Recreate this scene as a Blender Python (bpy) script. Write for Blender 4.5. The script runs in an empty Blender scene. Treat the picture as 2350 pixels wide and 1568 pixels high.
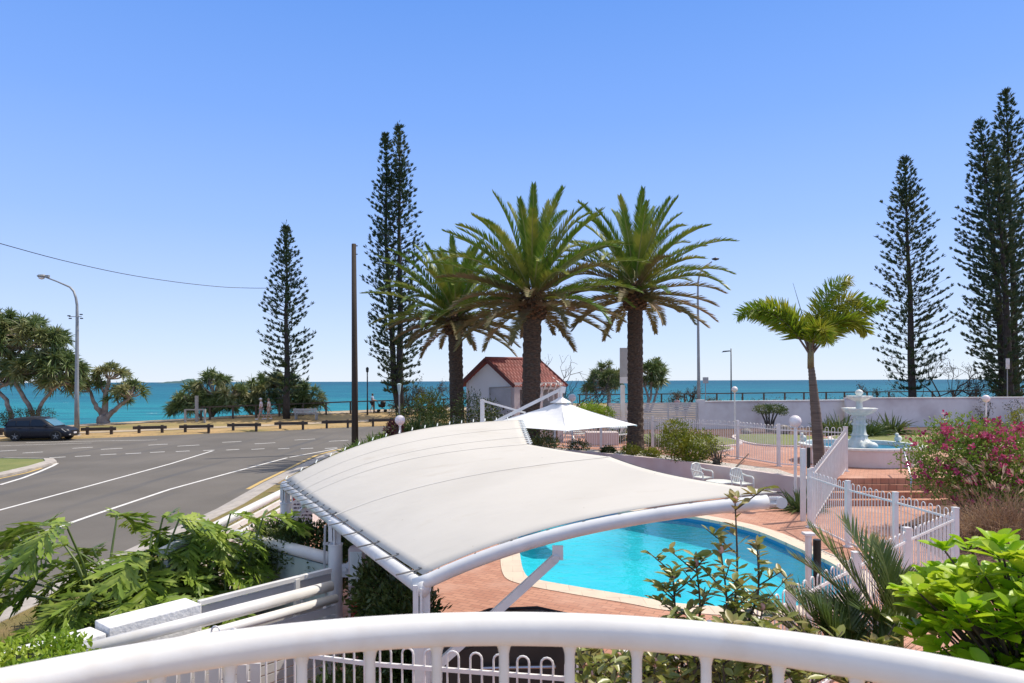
import bpy, math, random
import numpy as np
from mathutils import Vector, Matrix, geometry

# ------------------------------------------------------------------ camera, sky, sun, exposure
SC = bpy.context.scene
COL = SC.collection
F = 1567.0          # focal length in units of a 2350 px wide picture
EYE = 3.7           # eye height above the pool deck
ROLL = 0.0037
cd = bpy.data.cameras.new('camera'); cam = bpy.data.objects.new('camera', cd); COL.objects.link(cam)
cd.sensor_width = 36; cd.lens = 24.0; cd.shift_y = 0.0384
cd.clip_start = 0.05; cd.clip_end = 60000
cd.dof.use_dof = True; cd.dof.focus_distance = 18; cd.dof.aperture_fstop = 9.0
cam.matrix_world = Matrix.Translation((0, 0, EYE)) @ Matrix.Rotation(math.pi/2, 4, 'X') @ Matrix.Rotation(-ROLL, 4, 'Z')
SC.camera = cam
SUN_EL = 57.0
sdir = Vector((0.94*math.cos(math.radians(SUN_EL)), 0.34*math.cos(math.radians(SUN_EL)), math.sin(math.radians(SUN_EL)))).normalized()
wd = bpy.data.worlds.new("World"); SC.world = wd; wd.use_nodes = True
nt = wd.node_tree; nt.nodes.clear()
sky = nt.nodes.new('ShaderNodeTexSky'); sky.sky_type = 'NISHITA'; sky.sun_disc = False
sky.sun_elevation = math.radians(SUN_EL); sky.sun_rotation = math.atan2(sdir.x, sdir.y)
sky.altitude = 0; sky.air_density = 1.0; sky.dust_density = 0.15; sky.ozone_density = 3.5
bg = nt.nodes.new('ShaderNodeBackground'); bg.inputs['Strength'].default_value = 0.125
wo = nt.nodes.new('ShaderNodeOutputWorld')
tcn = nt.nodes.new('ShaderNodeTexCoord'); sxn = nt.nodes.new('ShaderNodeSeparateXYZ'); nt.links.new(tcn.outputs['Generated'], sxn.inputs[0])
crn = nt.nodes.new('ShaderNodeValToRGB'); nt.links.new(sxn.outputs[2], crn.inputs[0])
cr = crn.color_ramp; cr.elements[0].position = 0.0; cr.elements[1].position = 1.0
SKYC = [(0.0, (.73, .82, .95)), (.05, (.61, .75, 1.0)), (.12, (.48, .65, 1.03)), (.21, (.34, .54, 1.03)), (.35, (.215, .42, .97)), (.49, (.14, .335, .88)), (.62, (.42, .48, .64)), (.84, (.92, .88, .82)), (1.0, (.66, .70, .78))]  # highest stops, out of view, made paler and brighter to add fill light
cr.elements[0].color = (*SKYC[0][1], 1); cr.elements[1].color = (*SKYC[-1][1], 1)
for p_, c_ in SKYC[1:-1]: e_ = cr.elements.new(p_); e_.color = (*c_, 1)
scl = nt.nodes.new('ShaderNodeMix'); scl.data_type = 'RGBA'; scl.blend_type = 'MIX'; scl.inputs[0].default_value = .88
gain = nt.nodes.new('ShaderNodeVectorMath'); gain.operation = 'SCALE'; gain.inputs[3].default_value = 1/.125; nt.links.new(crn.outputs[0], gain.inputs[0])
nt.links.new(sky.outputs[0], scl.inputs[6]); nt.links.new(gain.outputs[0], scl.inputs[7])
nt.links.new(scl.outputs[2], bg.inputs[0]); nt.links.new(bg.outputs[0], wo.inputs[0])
sl = bpy.data.lights.new('sun', 'SUN'); sl.energy = 4.15; sl.angle = math.radians(0.5); sl.color = (1.0, 0.905, 0.77)
so = bpy.data.objects.new('sun', sl); COL.objects.link(so)
so.rotation_euler = sdir.to_track_quat('Z', 'Y').to_euler()
SC.view_settings.view_transform = 'Standard'; SC.view_settings.look = 'None'
SC.view_settings.exposure = 0.14; SC.view_settings.gamma = 1.0

# ------------------------------------------------------------------ placing helpers
def at(px, py, d):
    u = px-1175.0; v = py-874.3
    return Vector(((u-ROLL*v)/F*d, d, EYE-(v+ROLL*u)/F*d))
def gnd(px, py, z=0.0):
    u = px-1175.0; v = py-874.3
    d = (EYE-z)*F/(v+ROLL*u)
    return Vector(((u-ROLL*v)/F*d, d, z))
def tag(o, label=None, cat=None, group=None, kind=None):
    if label: o['label'] = label
    if cat: o['category'] = cat
    if group: o['group'] = group
    if kind: o['kind'] = kind
    return o
def thing(name, loc, label, cat, group=None, rz=0):
    o = bpy.data.objects.new(name, None); COL.objects.link(o); o.location = Vector(loc); o.rotation_euler = (0, 0, rz)
    o.empty_display_size = 0.2
    return tag(o, label, cat, group)
def copy_tree(o, loc=None, rz=None, parent=None, label=None, scale=None):
    c = o.copy(); COL.objects.link(c)
    if parent: c.parent = parent
    if loc is not None: c.location = Vector(loc)
    if rz is not None: c.rotation_euler = (0, 0, rz)
    if scale is not None: c.scale = (scale,)*3 if not isinstance(scale, tuple) else scale
    if label: c['label'] = label
    for ch in list(KIDS.get(o.name, [])):
        copy_tree(ch, parent=c)
    return c
KIDS = {}
def link(name, me, mat, parent=None, smooth=False, local=False):
    if mat is not None:
        for m in (mat if isinstance(mat, (list, tuple)) else [mat]): me.materials.append(m)
    if smooth:
        me.polygons.foreach_set('use_smooth', [True]*len(me.polygons))
    if parent is not None and not local:
        off = Vector((0, 0, 0)); p = parent
        while p is not None:
            off += p.location; p = p.parent
        me.transform(Matrix.Translation(-off))
    o = bpy.data.objects.new(name, me); COL.objects.link(o)
    if parent is not None:
        o.parent = parent; KIDS.setdefault(parent.name, []).append(o)
    return o

class MB:
    def __init__(s): s.v = []; s.f = []
    def add(s, vs, fs):
        n = len(s.v); s.v += [tuple(q) for q in vs]; s.f += [tuple(i+n for i in f) for f in fs]
        return s
    def box(s, c, size, rz=0.0, ry=0.0, rx=0.0, taper=1.0):
        x, y, z = [q/2 for q in size]
        M = Matrix.Rotation(rz, 3, 'Z') @ Matrix.Rotation(ry, 3, 'Y') @ Matrix.Rotation(rx, 3, 'X')
        vs = []
        for k in (-1, 1):
            t = taper if k > 0 else 1
            for a, b in ((-1, -1), (1, -1), (1, 1), (-1, 1)):
                vs.append(M @ Vector((a*x*t, b*y*t, k*z)) + Vector(c))
        return s.add(vs, [(3, 2, 1, 0), (4, 5, 6, 7), (0, 1, 5, 4), (1, 2, 6, 5), (2, 3, 7, 6), (3, 0, 4, 7)])
    def beam(s, p0, p1, w, h):
        p0 = Vector(p0); p1 = Vector(p1); d = (p1-p0).normalized()
        up = Vector((0, 0, 1)) if abs(d.z) < .95 else Vector((0, 1, 0))
        sd = d.cross(up).normalized(); u2 = sd.cross(d).normalized()
        vs = []
        for p in (p0, p1):
            for a, b in ((-1, -1), (1, -1), (1, 1), (-1, 1)): vs.append(p+sd*a*w/2+u2*b*h/2)
        return s.add(vs, [(0, 1, 2, 3), (7, 6, 5, 4), (0, 4, 5, 1), (1, 5, 6, 2), (2, 6, 7, 3), (3, 7, 4, 0)])
    def tube(s, pts, r, n=8, caps=True):
        pts = [Vector(p) for p in pts]; m = len(pts)
        if not isinstance(r, (list, tuple)): r = [r]*m
        t = (pts[1]-pts[0]).normalized()
        up = Vector((0, 0, 1)) if abs(t.z) < .9 else Vector((1, 0, 0))
        nrm = t.cross(up).normalized(); vs = []; fs = []
        for i in range(m):
            if i == 0: t2 = (pts[1]-pts[0])
            elif i == m-1: t2 = (pts[-1]-pts[-2])
            else: t2 = (pts[i+1]-pts[i]).normalized()+(pts[i]-pts[i-1]).normalized()
            t2 = t2.normalized() if t2.length > 1e-9 else t
            nrm = (nrm-t2*nrm.dot(t2))
            nrm = nrm.normalized() if nrm.length > 1e-6 else t2.orthogonal().normalized()
            b = t2.cross(nrm)
            for k in range(n):
                a = 2*math.pi*k/n
                vs.append(pts[i]+(nrm*math.cos(a)+b*math.sin(a))*r[i])
        for i in range(m-1):
            for k in range(n):
                k2 = (k+1) % n
                fs.append((i*n+k, i*n+k2, (i+1)*n+k2, (i+1)*n+k))
        if caps:
            fs.append(tuple(reversed(range(n)))); fs.append(tuple((m-1)*n+k for k in range(n)))
        return s.add(vs, fs)
    def lathe(s, c, prof, n=24, sx=1, sy=1, flute=0, nf=12):
        c = Vector(c); vs = []; fs = []
        for (r, z) in prof:
            for k in range(n):
                a = 2*math.pi*k/n; rr = r*(1+flute*math.cos(nf*a))
                vs.append(c+Vector((rr*math.cos(a)*sx, rr*math.sin(a)*sy, z)))
        for i in range(len(prof)-1):
            for k in range(n):
                k2 = (k+1) % n
                fs.append((i*n+k, i*n+k2, (i+1)*n+k2, (i+1)*n+k))
        fs.append(tuple(reversed(range(n)))); fs.append(tuple((len(prof)-1)*n+k for k in range(n)))
        return s.add(vs, fs)
    def ball(s, c, r, n=20, m=12, sz=1.0):
        prof = [(max(1e-4, r*math.sin(math.pi*i/m)), -r*sz*math.cos(math.pi*i/m)) for i in range(m+1)]
        return s.lathe(c, prof, n)
    def prism(s, pts, z0, z1):
        n = len(pts)
        vs = [(p[0], p[1], z0) for p in pts]+[(p[0], p[1], z1) for p in pts]
        fs = [tuple(range(n, 2*n))]+[tuple(reversed(range(n)))]
        fs += [(i, (i+1) % n, n+(i+1) % n, n+i) for i in range(n)]
        return s.add(vs, fs)
    def poly(s, pts, z=None, holes=()):
        loops = [[Vector((p[0], p[1], 0 if z is None else z)) if z is not None else Vector(p) for p in L] for L in [pts]+list(holes)]
        tr = geometry.tessellate_polygon(loops); flat = [p for L in loops for p in L]
        tri = []
        for a, b, c in tr:
            nz = (flat[b]-flat[a]).cross(flat[c]-flat[a]).z
            tri.append((a, b, c) if nz > 0 else (a, c, b))
        return s.add(flat, tri)
    def build(s, name, mat, parent=None, smooth=False, bevel=0, local=False):
        me = bpy.data.meshes.new(name); me.from_pydata([tuple(v) for v in s.v], [], s.f); me.update()
        o = link(name, me, mat, parent, smooth, local)
        if bevel:
            b = o.modifiers.new('bevel', 'BEVEL'); b.width = bevel; b.segments = 2; b.limit_method = 'ANGLE'; b.angle_limit = math.radians(40)
        return o

class LB:
    """leaf buffer: many small blades collected as one mesh"""
    def __init__(s, seed=0): s.V = []; s.Q = []; s.n = 0; s.rng = np.random.default_rng(seed)
    def blades(s, P, D, S, L, W, droop=0.0, ts=(0, .45, 1), ws=(.15, 1, 0), fold=0.0):
        P = np.atleast_2d(P); N = len(P)
        D = D/np.maximum(np.linalg.norm(D, axis=1, keepdims=True), 1e-9)
        S = S-D*np.sum(S*D, axis=1, keepdims=True)
        S = S/np.maximum(np.linalg.norm(S, axis=1, keepdims=True), 1e-9)
        Nn = np.cross(S, D)
        L = np.broadcast_to(np.asarray(L, float).reshape(-1, 1), (N, 1)); W = np.broadcast_to(np.asarray(W, float).reshape(-1, 1), (N, 1))
        droop = np.broadcast_to(np.asarray(droop, float).reshape(-1, 1), (N, 1))
        rows = []
        for t, w in zip(ts, ws):
            c = P+D*L*t; c = c+np.array([[0, 0, -1.0]])*droop*L*t*t
            w = max(w, .02)
            if fold:
                rows += [c-S*W*w/2+Nn*W*w*fold, c, c+S*W*w/2+Nn*W*w*fold]
            else:
                rows += [c-S*W*w/2, c+S*W*w/2]
        k = 3 if fold else 2
        A = np.stack(rows, axis=1)              # N, rows*k, 3
        m = A.shape[1]; q = []
        for i in range(len(ts)-1):
            for j in range(k-1):
                q.append([i*k+j, i*k+j+1, (i+1)*k+j+1, (i+1)*k+j])
        q = np.array(q); base = (np.arange(N)*m+s.n)[:, None, None]
        s.Q.append((q[None]+base).reshape(-1, 4)); s.V.append(A.reshape(-1, 3)); s.n += N*m
    def dirs(s, n):
        v = s.rng.normal(size=(n, 3)); return v/np.linalg.norm(v, axis=1, keepdims=True)
    def build(s, name, mat, parent=None, smooth=False, local=False):
        V = np.concatenate(s.V); Q = np.concatenate(s.Q)
        me = bpy.data.meshes.new(name)
        me.vertices.add(len(V)); me.vertices.foreach_set('co', V.astype(np.float32).ravel())
        me.loops.add(len(Q)*4); me.loops.foreach_set('vertex_index', Q.astype(np.int32).ravel())
        me.polygons.add(len(Q)); me.polygons.foreach_set('loop_start', (np.arange(len(Q))*4).astype(np.int32))
        me.polygons.foreach_set('loop_total', np.full(len(Q), 4, np.int32))
        me.update(calc_edges=True); me.validate()
        return link(name, me, mat, parent, smooth, local)

# ------------------------------------------------------------------ materials
MATS = {}
def newmat(name):
    m = bpy.data.materials.new(name); m.use_nodes = True; n = m.node_tree; n.nodes.clear()
    out = n.nodes.new('ShaderNodeOutputMaterial'); p = n.nodes.new('ShaderNodeBsdfPrincipled')
    n.links.new(p.outputs[0], out.inputs[0]); MATS[name] = m
    return m, n, p, out
def mixrgb(n, a, b, fac, mode='MIX'):
    x = n.nodes.new('ShaderNodeMix'); x.data_type = 'RGBA'; x.blend_type = mode
    for key, val in ((6, a), (7, b)):
        if isinstance(val, (tuple, list)): x.inputs[key].default_value = (*val[:3], 1)
        else: n.links.new(val, x.inputs[key])
    if isinstance(fac, (float, int)): x.inputs[0].default_value = fac
    else: n.links.new(fac, x.inputs[0])
    return x.outputs[2]
def noise(n, scale, detail=4, vec=None, rough=.55, stretch=None):
    t = n.nodes.new('ShaderNodeTexNoise'); t.inputs['Scale'].default_value = scale; t.inputs['Detail'].default_value = detail
    t.inputs['Roughness'].default_value = rough
    g = n.nodes.new('ShaderNodeNewGeometry') if vec == 'world' else n.nodes.new('ShaderNodeTexCoord')
    src = g.outputs['Position'] if vec == 'world' else g.outputs['Object']
    if stretch:
        mp = n.nodes.new('ShaderNodeMapping'); mp.inputs['Scale'].default_value = stretch; n.links.new(src, mp.inputs['Vector']); src = mp.outputs[0]
    n.links.new(src, t.inputs['Vector'])
    return t.outputs['Fac']
def ramp(n, fac, a, b):
    r = n.nodes.new('ShaderNodeMapRange'); r.inputs[1].default_value = a; r.inputs[2].default_value = b; n.links.new(fac, r.inputs[0]); return r.outputs[0]
def bump(n, p, h, strength=.3, dist=.02):
    b = n.nodes.new('ShaderNodeBump'); b.inputs['Strength'].default_value = strength; b.inputs['Distance'].default_value = dist
    n.links.new(h, b.inputs['Height']); n.links.new(b.outputs[0], p.inputs['Normal']); return b
def plain(name, c1, c2=None, rough=.6, scale=3.0, bs=0.0, bscale=40, metal=0.0, spec=.5, lo=.35, hi=.65, stretch=None, c3=None, s3=.4):
    m, n, p, o = newmat(name)
    c2 = c2 or tuple(x*.85 for x in c1)
    col = mixrgb(n, c1, c2, ramp(n, noise(n, scale, 5, 'world', stretch=stretch), lo, hi))
    if c3: col = mixrgb(n, col, c3, ramp(n, noise(n, s3, 3, 'world'), .5, .75))
    n.links.new(col, p.inputs['Base Color']); p.inputs['Roughness'].default_value = rough; p.inputs['Metallic'].default_value = metal
    p.inputs['Specular IOR Level'].default_value = spec
    if bs: bump(n, p, noise(n, bscale, 3, 'world'), bs, .01)
    return m
def leaf(name, c1, c2, c3=None, rough=.45, trans=.25, clump=1.2, spec=.4):
    m, n, p, o = newmat(name)
    g = n.nodes.new('ShaderNodeNewGeometry')
    col = mixrgb(n, c1, c2, g.outputs['Random Per Island'])
    if c3: col = mixrgb(n, col, c3, ramp(n, noise(n, clump, 3, 'world'), .48, .68))
    n.links.new(col, p.inputs['Base Color']); p.inputs['Roughness'].default_value = rough; p.inputs['Specular IOR Level'].default_value = spec
    tr = n.nodes.new('ShaderNodeBsdfTranslucent')
    n.links.new(mixrgb(n, col, (1.0, 1.0, .35), .25, 'MULTIPLY'), tr.inputs[0])
    mx = n.nodes.new('ShaderNodeMixShader'); mx.inputs[0].default_value = trans
    n.links.new(p.outputs[0], mx.inputs[1]); n.links.new(tr.outputs[0], mx.inputs[2]); n.links.new(mx.outputs[0], o.inputs[0])
    return m

M_white = plain('white_paint', (.80, .79, .77), (.68, .67, .65), .38, 2.2, .05, 60, c3=(.60, .57, .52), s3=.9)
M_rail = plain('balcony_rail_paint', (.79, .78, .75), (.72, .70, .67), .33, 7, .05, 35, lo=.3, hi=.7, c3=(.70, .66, .61), s3=11)
M_pipe = plain('galvanised_white_pipe', (.74, .75, .76), (.64, .65, .67), .35, 4, .05, 60)
M_fence = plain('fence_enamel', (.80, .78, .78), (.70, .68, .68), .35, 5)
M_render = plain('rendered_wall_white', (.76, .74, .73), (.68, .65, .64), .85, 1.2, .3, 30, c3=(.50, .44, .43), s3=.5)
M_pinkw = plain('pinkish_render', (.62, .52, .49), (.70, .64, .62), .85, 1.0, .2, 25, c3=(.50, .40, .38), s3=.35)
M_rough = plain('roughcast_white', (.78, .78, .78), (.66, .66, .66), .9, 12, .9, 28)
M_slat = plain('slat_paint', (.62, .61, .60), (.52, .51, .50), .5, 2)
M_green_panel = plain('weathered_panel', (.50, .56, .52), (.42, .50, .47), .6, 5, stretch=(1, 1, .15), c3=(.34, .44, .40), s3=1.5)
M_steel = plain('lamp_post_steel', (.34, .35, .36), (.27, .28, .29), .5, 3, metal=.3)
M_dark = plain('dark_metal', (.02, .022, .025), (.035, .035, .04), .4, 3)
M_black = plain('black_vinyl_cover', (.012, .011, .012), (.022, .02, .022), .55, 3, .3, 9)
M_blackp = plain('black_plastic', (.012, .012, .013), None, .45)
M_timber = plain('weathered_timber', (.12, .085, .06), (.07, .05, .035), .85, 4, .3, 40, stretch=(.3, .3, 3))
M_timber2 = plain('dark_treated_log', (.045, .035, .03), (.075, .055, .045), .85, 3, .3, 30)
M_pole = plain('utility_pole_wood', (.06, .045, .036), (.035, .027, .022), .9, 5, .4, 30, stretch=(1.5, 1.5, .1))
M_rooftile = plain('terracotta_roof', (.27, .065, .055), (.19, .048, .042), .6, 3, c3=(.34, .11, .09), s3=1.2)
M_mulch = plain('mulch', (.16, .085, .06), (.075, .045, .035), .95, 14, .8, 50)
M_pebble = plain('white_pebbles', (.62, .58, .54), (.30, .27, .24), .85, 22, .9, 40)
M_kerb = plain('kerb_concrete', (.46, .42, .38), (.34, .31, .28), .85, 4, .3, 30)
M_path = plain('path_concrete', (.40, .37, .35), (.32, .30, .28), .85, 1.5, .2, 30)
M_stone = plain('fountain_stone', (.72, .73, .70), (.56, .62, .60), .6, 5, .3, 20, c3=(.45, .55, .50), s3=2.5)
M_statuewhite = plain('white_glaze', (.76, .78, .76), (.62, .68, .66), .45, 6, .1, 20)
M_bark = plain('palm_bark', (.11, .075, .052), (.04, .028, .02), .9, 9, 1.0, 14, stretch=(1, 1, 3))
M_boot = plain('palm_boots', (.17, .095, .05), (.06, .035, .02), .85, 8, .8, 20)
M_pinebark = plain('pine_bark', (.055, .045, .038), (.03, .025, .022), .9, 4, .5, 10)
M_foxbark = plain('ringed_palm_bark', (.17, .13, .105), (.09, .065, .055), .85, 9, .5, 20, stretch=(.2, .2, 3))
M_panbark = plain('pandanus_bark', (.40, .33, .28), (.20, .155, .13), .85, 2.5, .5, 10)
M_twig = plain('bare_twigs', (.05, .042, .04), (.09, .075, .065), .9, 3)
M_yellow = plain('yellow_line_paint', (.62, .42, .12), (.50, .36, .14), .7, 3)
M_mark = plain('white_line_paint', (.72, .71, .69), (.52, .51, .50), .7, 3, lo=.45, hi=.8)
M_chrome = plain('stainless', (.55, .55, .56), None, .2, metal=1)
M_red = plain('red_paint', (.45, .02, .03), None, .4)
M_ink = plain('sign_ink', (.12, .09, .12), None, .6)
M_sign = plain('sign_white', (.75, .73, .74), None, .5)
M_signback = plain('sign_back', (.42, .42, .43), None, .5)
M_cable = plain('black_cable', (.01, .01, .01), None, .6)
M_lawn = plain('lawn', (.18, .20, .055), (.13, .16, .04), .9, 3, .6, 60, c3=(.22, .22, .07), s3=.5)
M_rock = plain('boulder', (.30, .27, .23), (.16, .14, .12), .9, 4, .6, 12)
M_tilefloor = plain('balcony_tile', (.40, .29, .20), (.36, .26, .18), .5, 2)
M_hill = plain('far_island', (.05, .10, .11), (.06, .12, .12), 1, .002)

# leaves
L_pine = leaf('norfolk_needles', (.022, .052, .026), (.042, .080, .032), (.075, .10, .04), .6, .1, .25)
L_date = leaf('date_fronds', (.07, .15, .02), (.14, .23, .03), (.30, .31, .06), .42, .2, .8)
L_dateold = leaf('date_fronds_old', (.20, .17, .06), (.12, .11, .045), (.27, .19, .12), .6, .15, .8)
L_fox = leaf('foxtail_leaflets', (.24, .34, .02), (.14, .24, .02), (.46, .40, .05), .35, .4, .9)
L_pan = leaf('pandanus_straps', (.19, .25, .08), (.10, .16, .055), (.34, .32, .14), .4, .2, .5, .6)
L_panold = leaf('pandanus_dead', (.17, .12, .08), (.10, .07, .05), None, .8, .1)
L_phil = leaf('philodendron_blades', (.25, .36, .045), (.11, .19, .025), (.42, .50, .11), .42, .3, 2.6, .4)
L_hedge = leaf('bright_hedge', (.27, .39, .03), (.17, .29, .02), (.38, .48, .05), .4, .35, 3)
L_dark = leaf('dark_shrub', (.065, .10, .024), (.04, .07, .018), (.12, .15, .03), .4, .2, 1.8)
L_big = leaf('broad_bright', (.42, .62, .02), (.27, .48, .015), (.58, .66, .06), .40, .42, 2.5, .4)
L_olive = leaf('olive_thin', (.30, .32, .08), (.19, .23, .05), (.36, .27, .10), .35, .3, 4, .6)
L_cyc = leaf('young_palm', (.10, .15, .03), (.06, .10, .02), (.17, .20, .05), .35, .2, 2, .6)
L_boug = leaf('flowering_shrub_leaves', (.22, .33, .05), (.14, .24, .035), (.33, .38, .09), .4, .3, 1.5)
L_flower = leaf('pink_petals', (.46, .03, .15), (.66, .16, .30), (.30, .02, .10), .5, .35, 2)
L_ygreen = leaf('yellow_green_shrub', (.22, .25, .02), (.12, .17, .02), (.30, .29, .03), .4, .35, 1.6)
L_straw = leaf('dry_grass', (.36, .22, .14), (.22, .13, .09), (.48, .34, .22), .7, .3, 1.5)
L_strap = leaf('strappy', (.11, .16, .05), (.065, .11, .035), (.18, .21, .06), .4, .2, 1.2)
L_grey = leaf('coastal_grey', (.10, .10, .06), (.06, .07, .045), (.13, .10, .08), .7, .2, .8)
L_red = leaf('burgundy_leaf', (.14, .035, .045), (.08, .03, .03), None, .5, .3)
L_verge = leaf('wall_creeper', (.12, .13, .04), (.08, .09, .03), (.16, .12, .06), .6, .2, 1)

def sheet_mats():
    # asphalt
    m, n, p, o = newmat('asphalt')
    a = mixrgb(n, (.108, .097, .083), (.148, .133, .115), ramp(n, noise(n, .25, 6, 'world'), .35, .65))
    a = mixrgb(n, a, (.20, .185, .175), ramp(n, noise(n, 120, 2, 'world'), .55, .8))
    a = mixrgb(n, a, (.090, .088, .088), ramp(n, noise(n, .5, 5, 'world', stretch=(2.2, .12, 1)), .56, .72))
    a = mixrgb(n, a, (.06, .06, .06), ramp(n, noise(n, 60, 2, 'world'), .62, .8))
    n.links.new(a, p.inputs['Base Color']); p.inputs['Roughness'].default_value = .85
    bump(n, p, noise(n, 90, 3, 'world'), .35, .006)
    # brick paving
    m, n, p, o = newmat('brick_paving')
    g = n.nodes.new('ShaderNodeNewGeometry'); mp = n.nodes.new('ShaderNodeMapping'); mp.inputs['Rotation'].default_value = (0, 0, .5)
    n.links.new(g.outputs['Position'], mp.inputs[0])
    b = n.nodes.new('ShaderNodeTexBrick'); n.links.new(mp.outputs[0], b.inputs['Vector'])
    b.inputs['Scale'].default_value = 1.0; b.inputs['Brick Width'].default_value = .24; b.inputs['Row Height'].default_value = .12
    b.inputs['Mortar Size'].default_value = .006; b.inputs['Mortar Smooth'].default_value = .3; b.inputs['Bias'].default_value = 0
    b.inputs['Color1'].default_value = (.52, .27, .185, 1); b.inputs['Color2'].default_value = (.42, .20, .135, 1); b.inputs['Mortar'].default_value = (.22, .12, .09, 1)
    c = mixrgb(n, b.outputs['Color'], (.56, .34, .26), ramp(n, noise(n, 1.0, 4, 'world'), .5, .8))
    n.links.new(c, p.inputs['Base Color']); p.inputs['Roughness'].default_value = .8
    bump(n, p, b.outputs['Fac'], -.4, .01)
    # coping stone
    m, n, p, o = newmat('coping_pavers')
    g = n.nodes.new('ShaderNodeNewGeometry'); b = n.nodes.new('ShaderNodeTexBrick'); n.links.new(g.outputs['Position'], b.inputs['Vector'])
    b.inputs['Scale'].default_value = 1.0; b.inputs['Brick Width'].default_value = .4; b.inputs['Row Height'].default_value = .4; b.inputs['Mortar Size'].default_value = .006
    b.inputs['Color1'].default_value = (.66, .56, .45, 1); b.inputs['Color2'].default_value = (.60, .50, .41, 1); b.inputs['Mortar'].default_value = (.38, .31, .25, 1)
    c = mixrgb(n, b.outputs['Color'], (.70, .58, .46), ramp(n, noise(n, 3, 4, 'world'), .4, .7))
    n.links.new(c, p.inputs['Base Color']); p.inputs['Roughness'].default_value = .7
    # dry coastal grass
    m, n, p, o = newmat('dry_grass_ground')
    a = mixrgb(n, (.46, .31, .145), (.34, .25, .11), ramp(n, noise(n, .35, 6, 'world'), .35, .65))
    a = mixrgb(n, a, (.16, .17, .045), ramp(n, noise(n, .12, 4, 'world', stretch=(.5, 1.6, 1)), .56, .70))
    a = mixrgb(n, a, (.24, .17, .10), ramp(n, noise(n, 6, 4, 'world'), .5, .8))
    n.links.new(a, p.inputs['Base Color']); p.inputs['Roughness'].default_value = .95
    bump(n, p, noise(n, 12, 4, 'world'), .6, .05)
    # verge grass
    m, n, p, o = newmat('verge_grass_ground')
    a = mixrgb(n, (.22, .17, .06), (.15, .145, .035), ramp(n, noise(n, 1.5, 6, 'world'), .4, .65))
    a = mixrgb(n, a, (.30, .20, .12), ramp(n, noise(n, .5, 4, 'world'), .52, .7))
    n.links.new(a, p.inputs['Base Color']); p.inputs['Roughness'].default_value = .95
    bump(n, p, noise(n, 40, 4, 'world'), .8, .03)
    # sea
    m, n, p, o = newmat('sea_water')
    g = n.nodes.new('ShaderNodeNewGeometry'); sx = n.nodes.new('ShaderNodeSeparateXYZ'); n.links.new(g.outputs['Position'], sx.inputs[0])
    a = mixrgb(n, (.014, .26, .30), (.005, .135, .20), ramp(n, sx.outputs[1], 150, 700))
    a = mixrgb(n, a, (.003, .072, .135), ramp(n, sx.outputs[1], 500, 3500))
    a = mixrgb(n, a, (.012, .22, .26), ramp(n, noise(n, .008, 4, 'world', stretch=(1, .5, 1)), .55, .8))
    a = mixrgb(n, a, (.003, .10, .16), ramp(n, noise(n, .06, 6, 'world', stretch=(.35, 1.2, 1), rough=.7), .46, .66))
    a = mixrgb(n, a, (.02, .27, .30), ramp(n, noise(n, .022, 6, 'world', stretch=(.3, 1.0, 1), rough=.7), .56, .74))
    a = mixrgb(n, a, (.45, .60, .62), ramp(n, noise(n, .22, 5, 'world', stretch=(.35, 1.0, 1), rough=.75), .715, .77))
    n.links.new(a, p.inputs['Base Color']); p.inputs['Roughness'].default_value = .5; p.inputs['IOR'].default_value = 1.33
    p.inputs['Specular IOR Level'].default_value = .25
    bump(n, p, noise(n, .35, 6, 'world', stretch=(.5, 1.3, 1), rough=.65), 1.0, 1.0)
    # pool surface: fresnel mirror over clear tinted transparency
    m, n, p, o = newmat('pool_surface'); n.nodes.remove(p)
    tr = n.nodes.new('ShaderNodeBsdfTransparent'); tr.inputs[0].default_value = (.52, .93, .98, 1)
    gl = n.nodes.new('ShaderNodeBsdfGlossy'); gl.inputs['Roughness'].default_value = .03
    fr = n.nodes.new('ShaderNodeFresnel'); fr.inputs[0].default_value = 1.33
    b = n.nodes.new('ShaderNodeBump'); b.inputs['Strength'].default_value = .5; b.inputs['Distance'].default_value = .04
    n.links.new(noise(n, 3.2, 3, 'world', stretch=(1, 1.3, 1)), b.inputs['Height'])
    n.links.new(b.outputs[0], gl.inputs['Normal']); n.links.new(b.outputs[0], fr.inputs['Normal'])
    mx = n.nodes.new('ShaderNodeMixShader'); n.links.new(fr.outputs[0], mx.inputs[0]); n.links.new(tr.outputs[0], mx.inputs[1]); n.links.new(gl.outputs[0], mx.inputs[2])
    n.links.new(mx.outputs[0], o.inputs[0])
    # car paint
    m, n, p, o = newmat('car_paint'); p.inputs['Base Color'].default_value = (.011, .014, .024, 1); p.inputs['Roughness'].default_value = .4
    p.inputs['Specular IOR Level'].default_value = .3; p.inputs['Coat Weight'].default_value = .12
    m, n, p, o = newmat('car_glass'); p.inputs['Base Color'].default_value = (.01, .012, .014, 1); p.inputs['Roughness'].default_value = .05
    m, n, p, o = newmat('headlamp'); p.inputs['Base Color'].default_value = (.7, .72, .75, 1); p.inputs['Roughness'].default_value = .15; p.inputs['Metallic'].default_value = .6
    m, n, p, o = newmat('rubber'); p.inputs['Base Color'].default_value = (.012, .012, .012, 1); p.inputs['Roughness'].default_value = .8
    m, n, p, o = newmat('globe_acrylic'); p.inputs['Base Color'].default_value = (.78, .72, .74, 1); p.inputs['Roughness'].default_value = .35
    p.inputs['Subsurface Weight'].default_value = .0
    m, n, p, o = newmat('canopy_fabric')
    a = mixrgb(n, (.655, .63, .585), (.61, .585, .54), ramp(n, noise(n, .8, 5, 'world'), .4, .7))
    a = mixrgb(n, a, (.50, .45, .38), ramp(n, noise(n, 1.4, 7, 'world', stretch=(.35, 1, 1), rough=.65), .58, .85))
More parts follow.
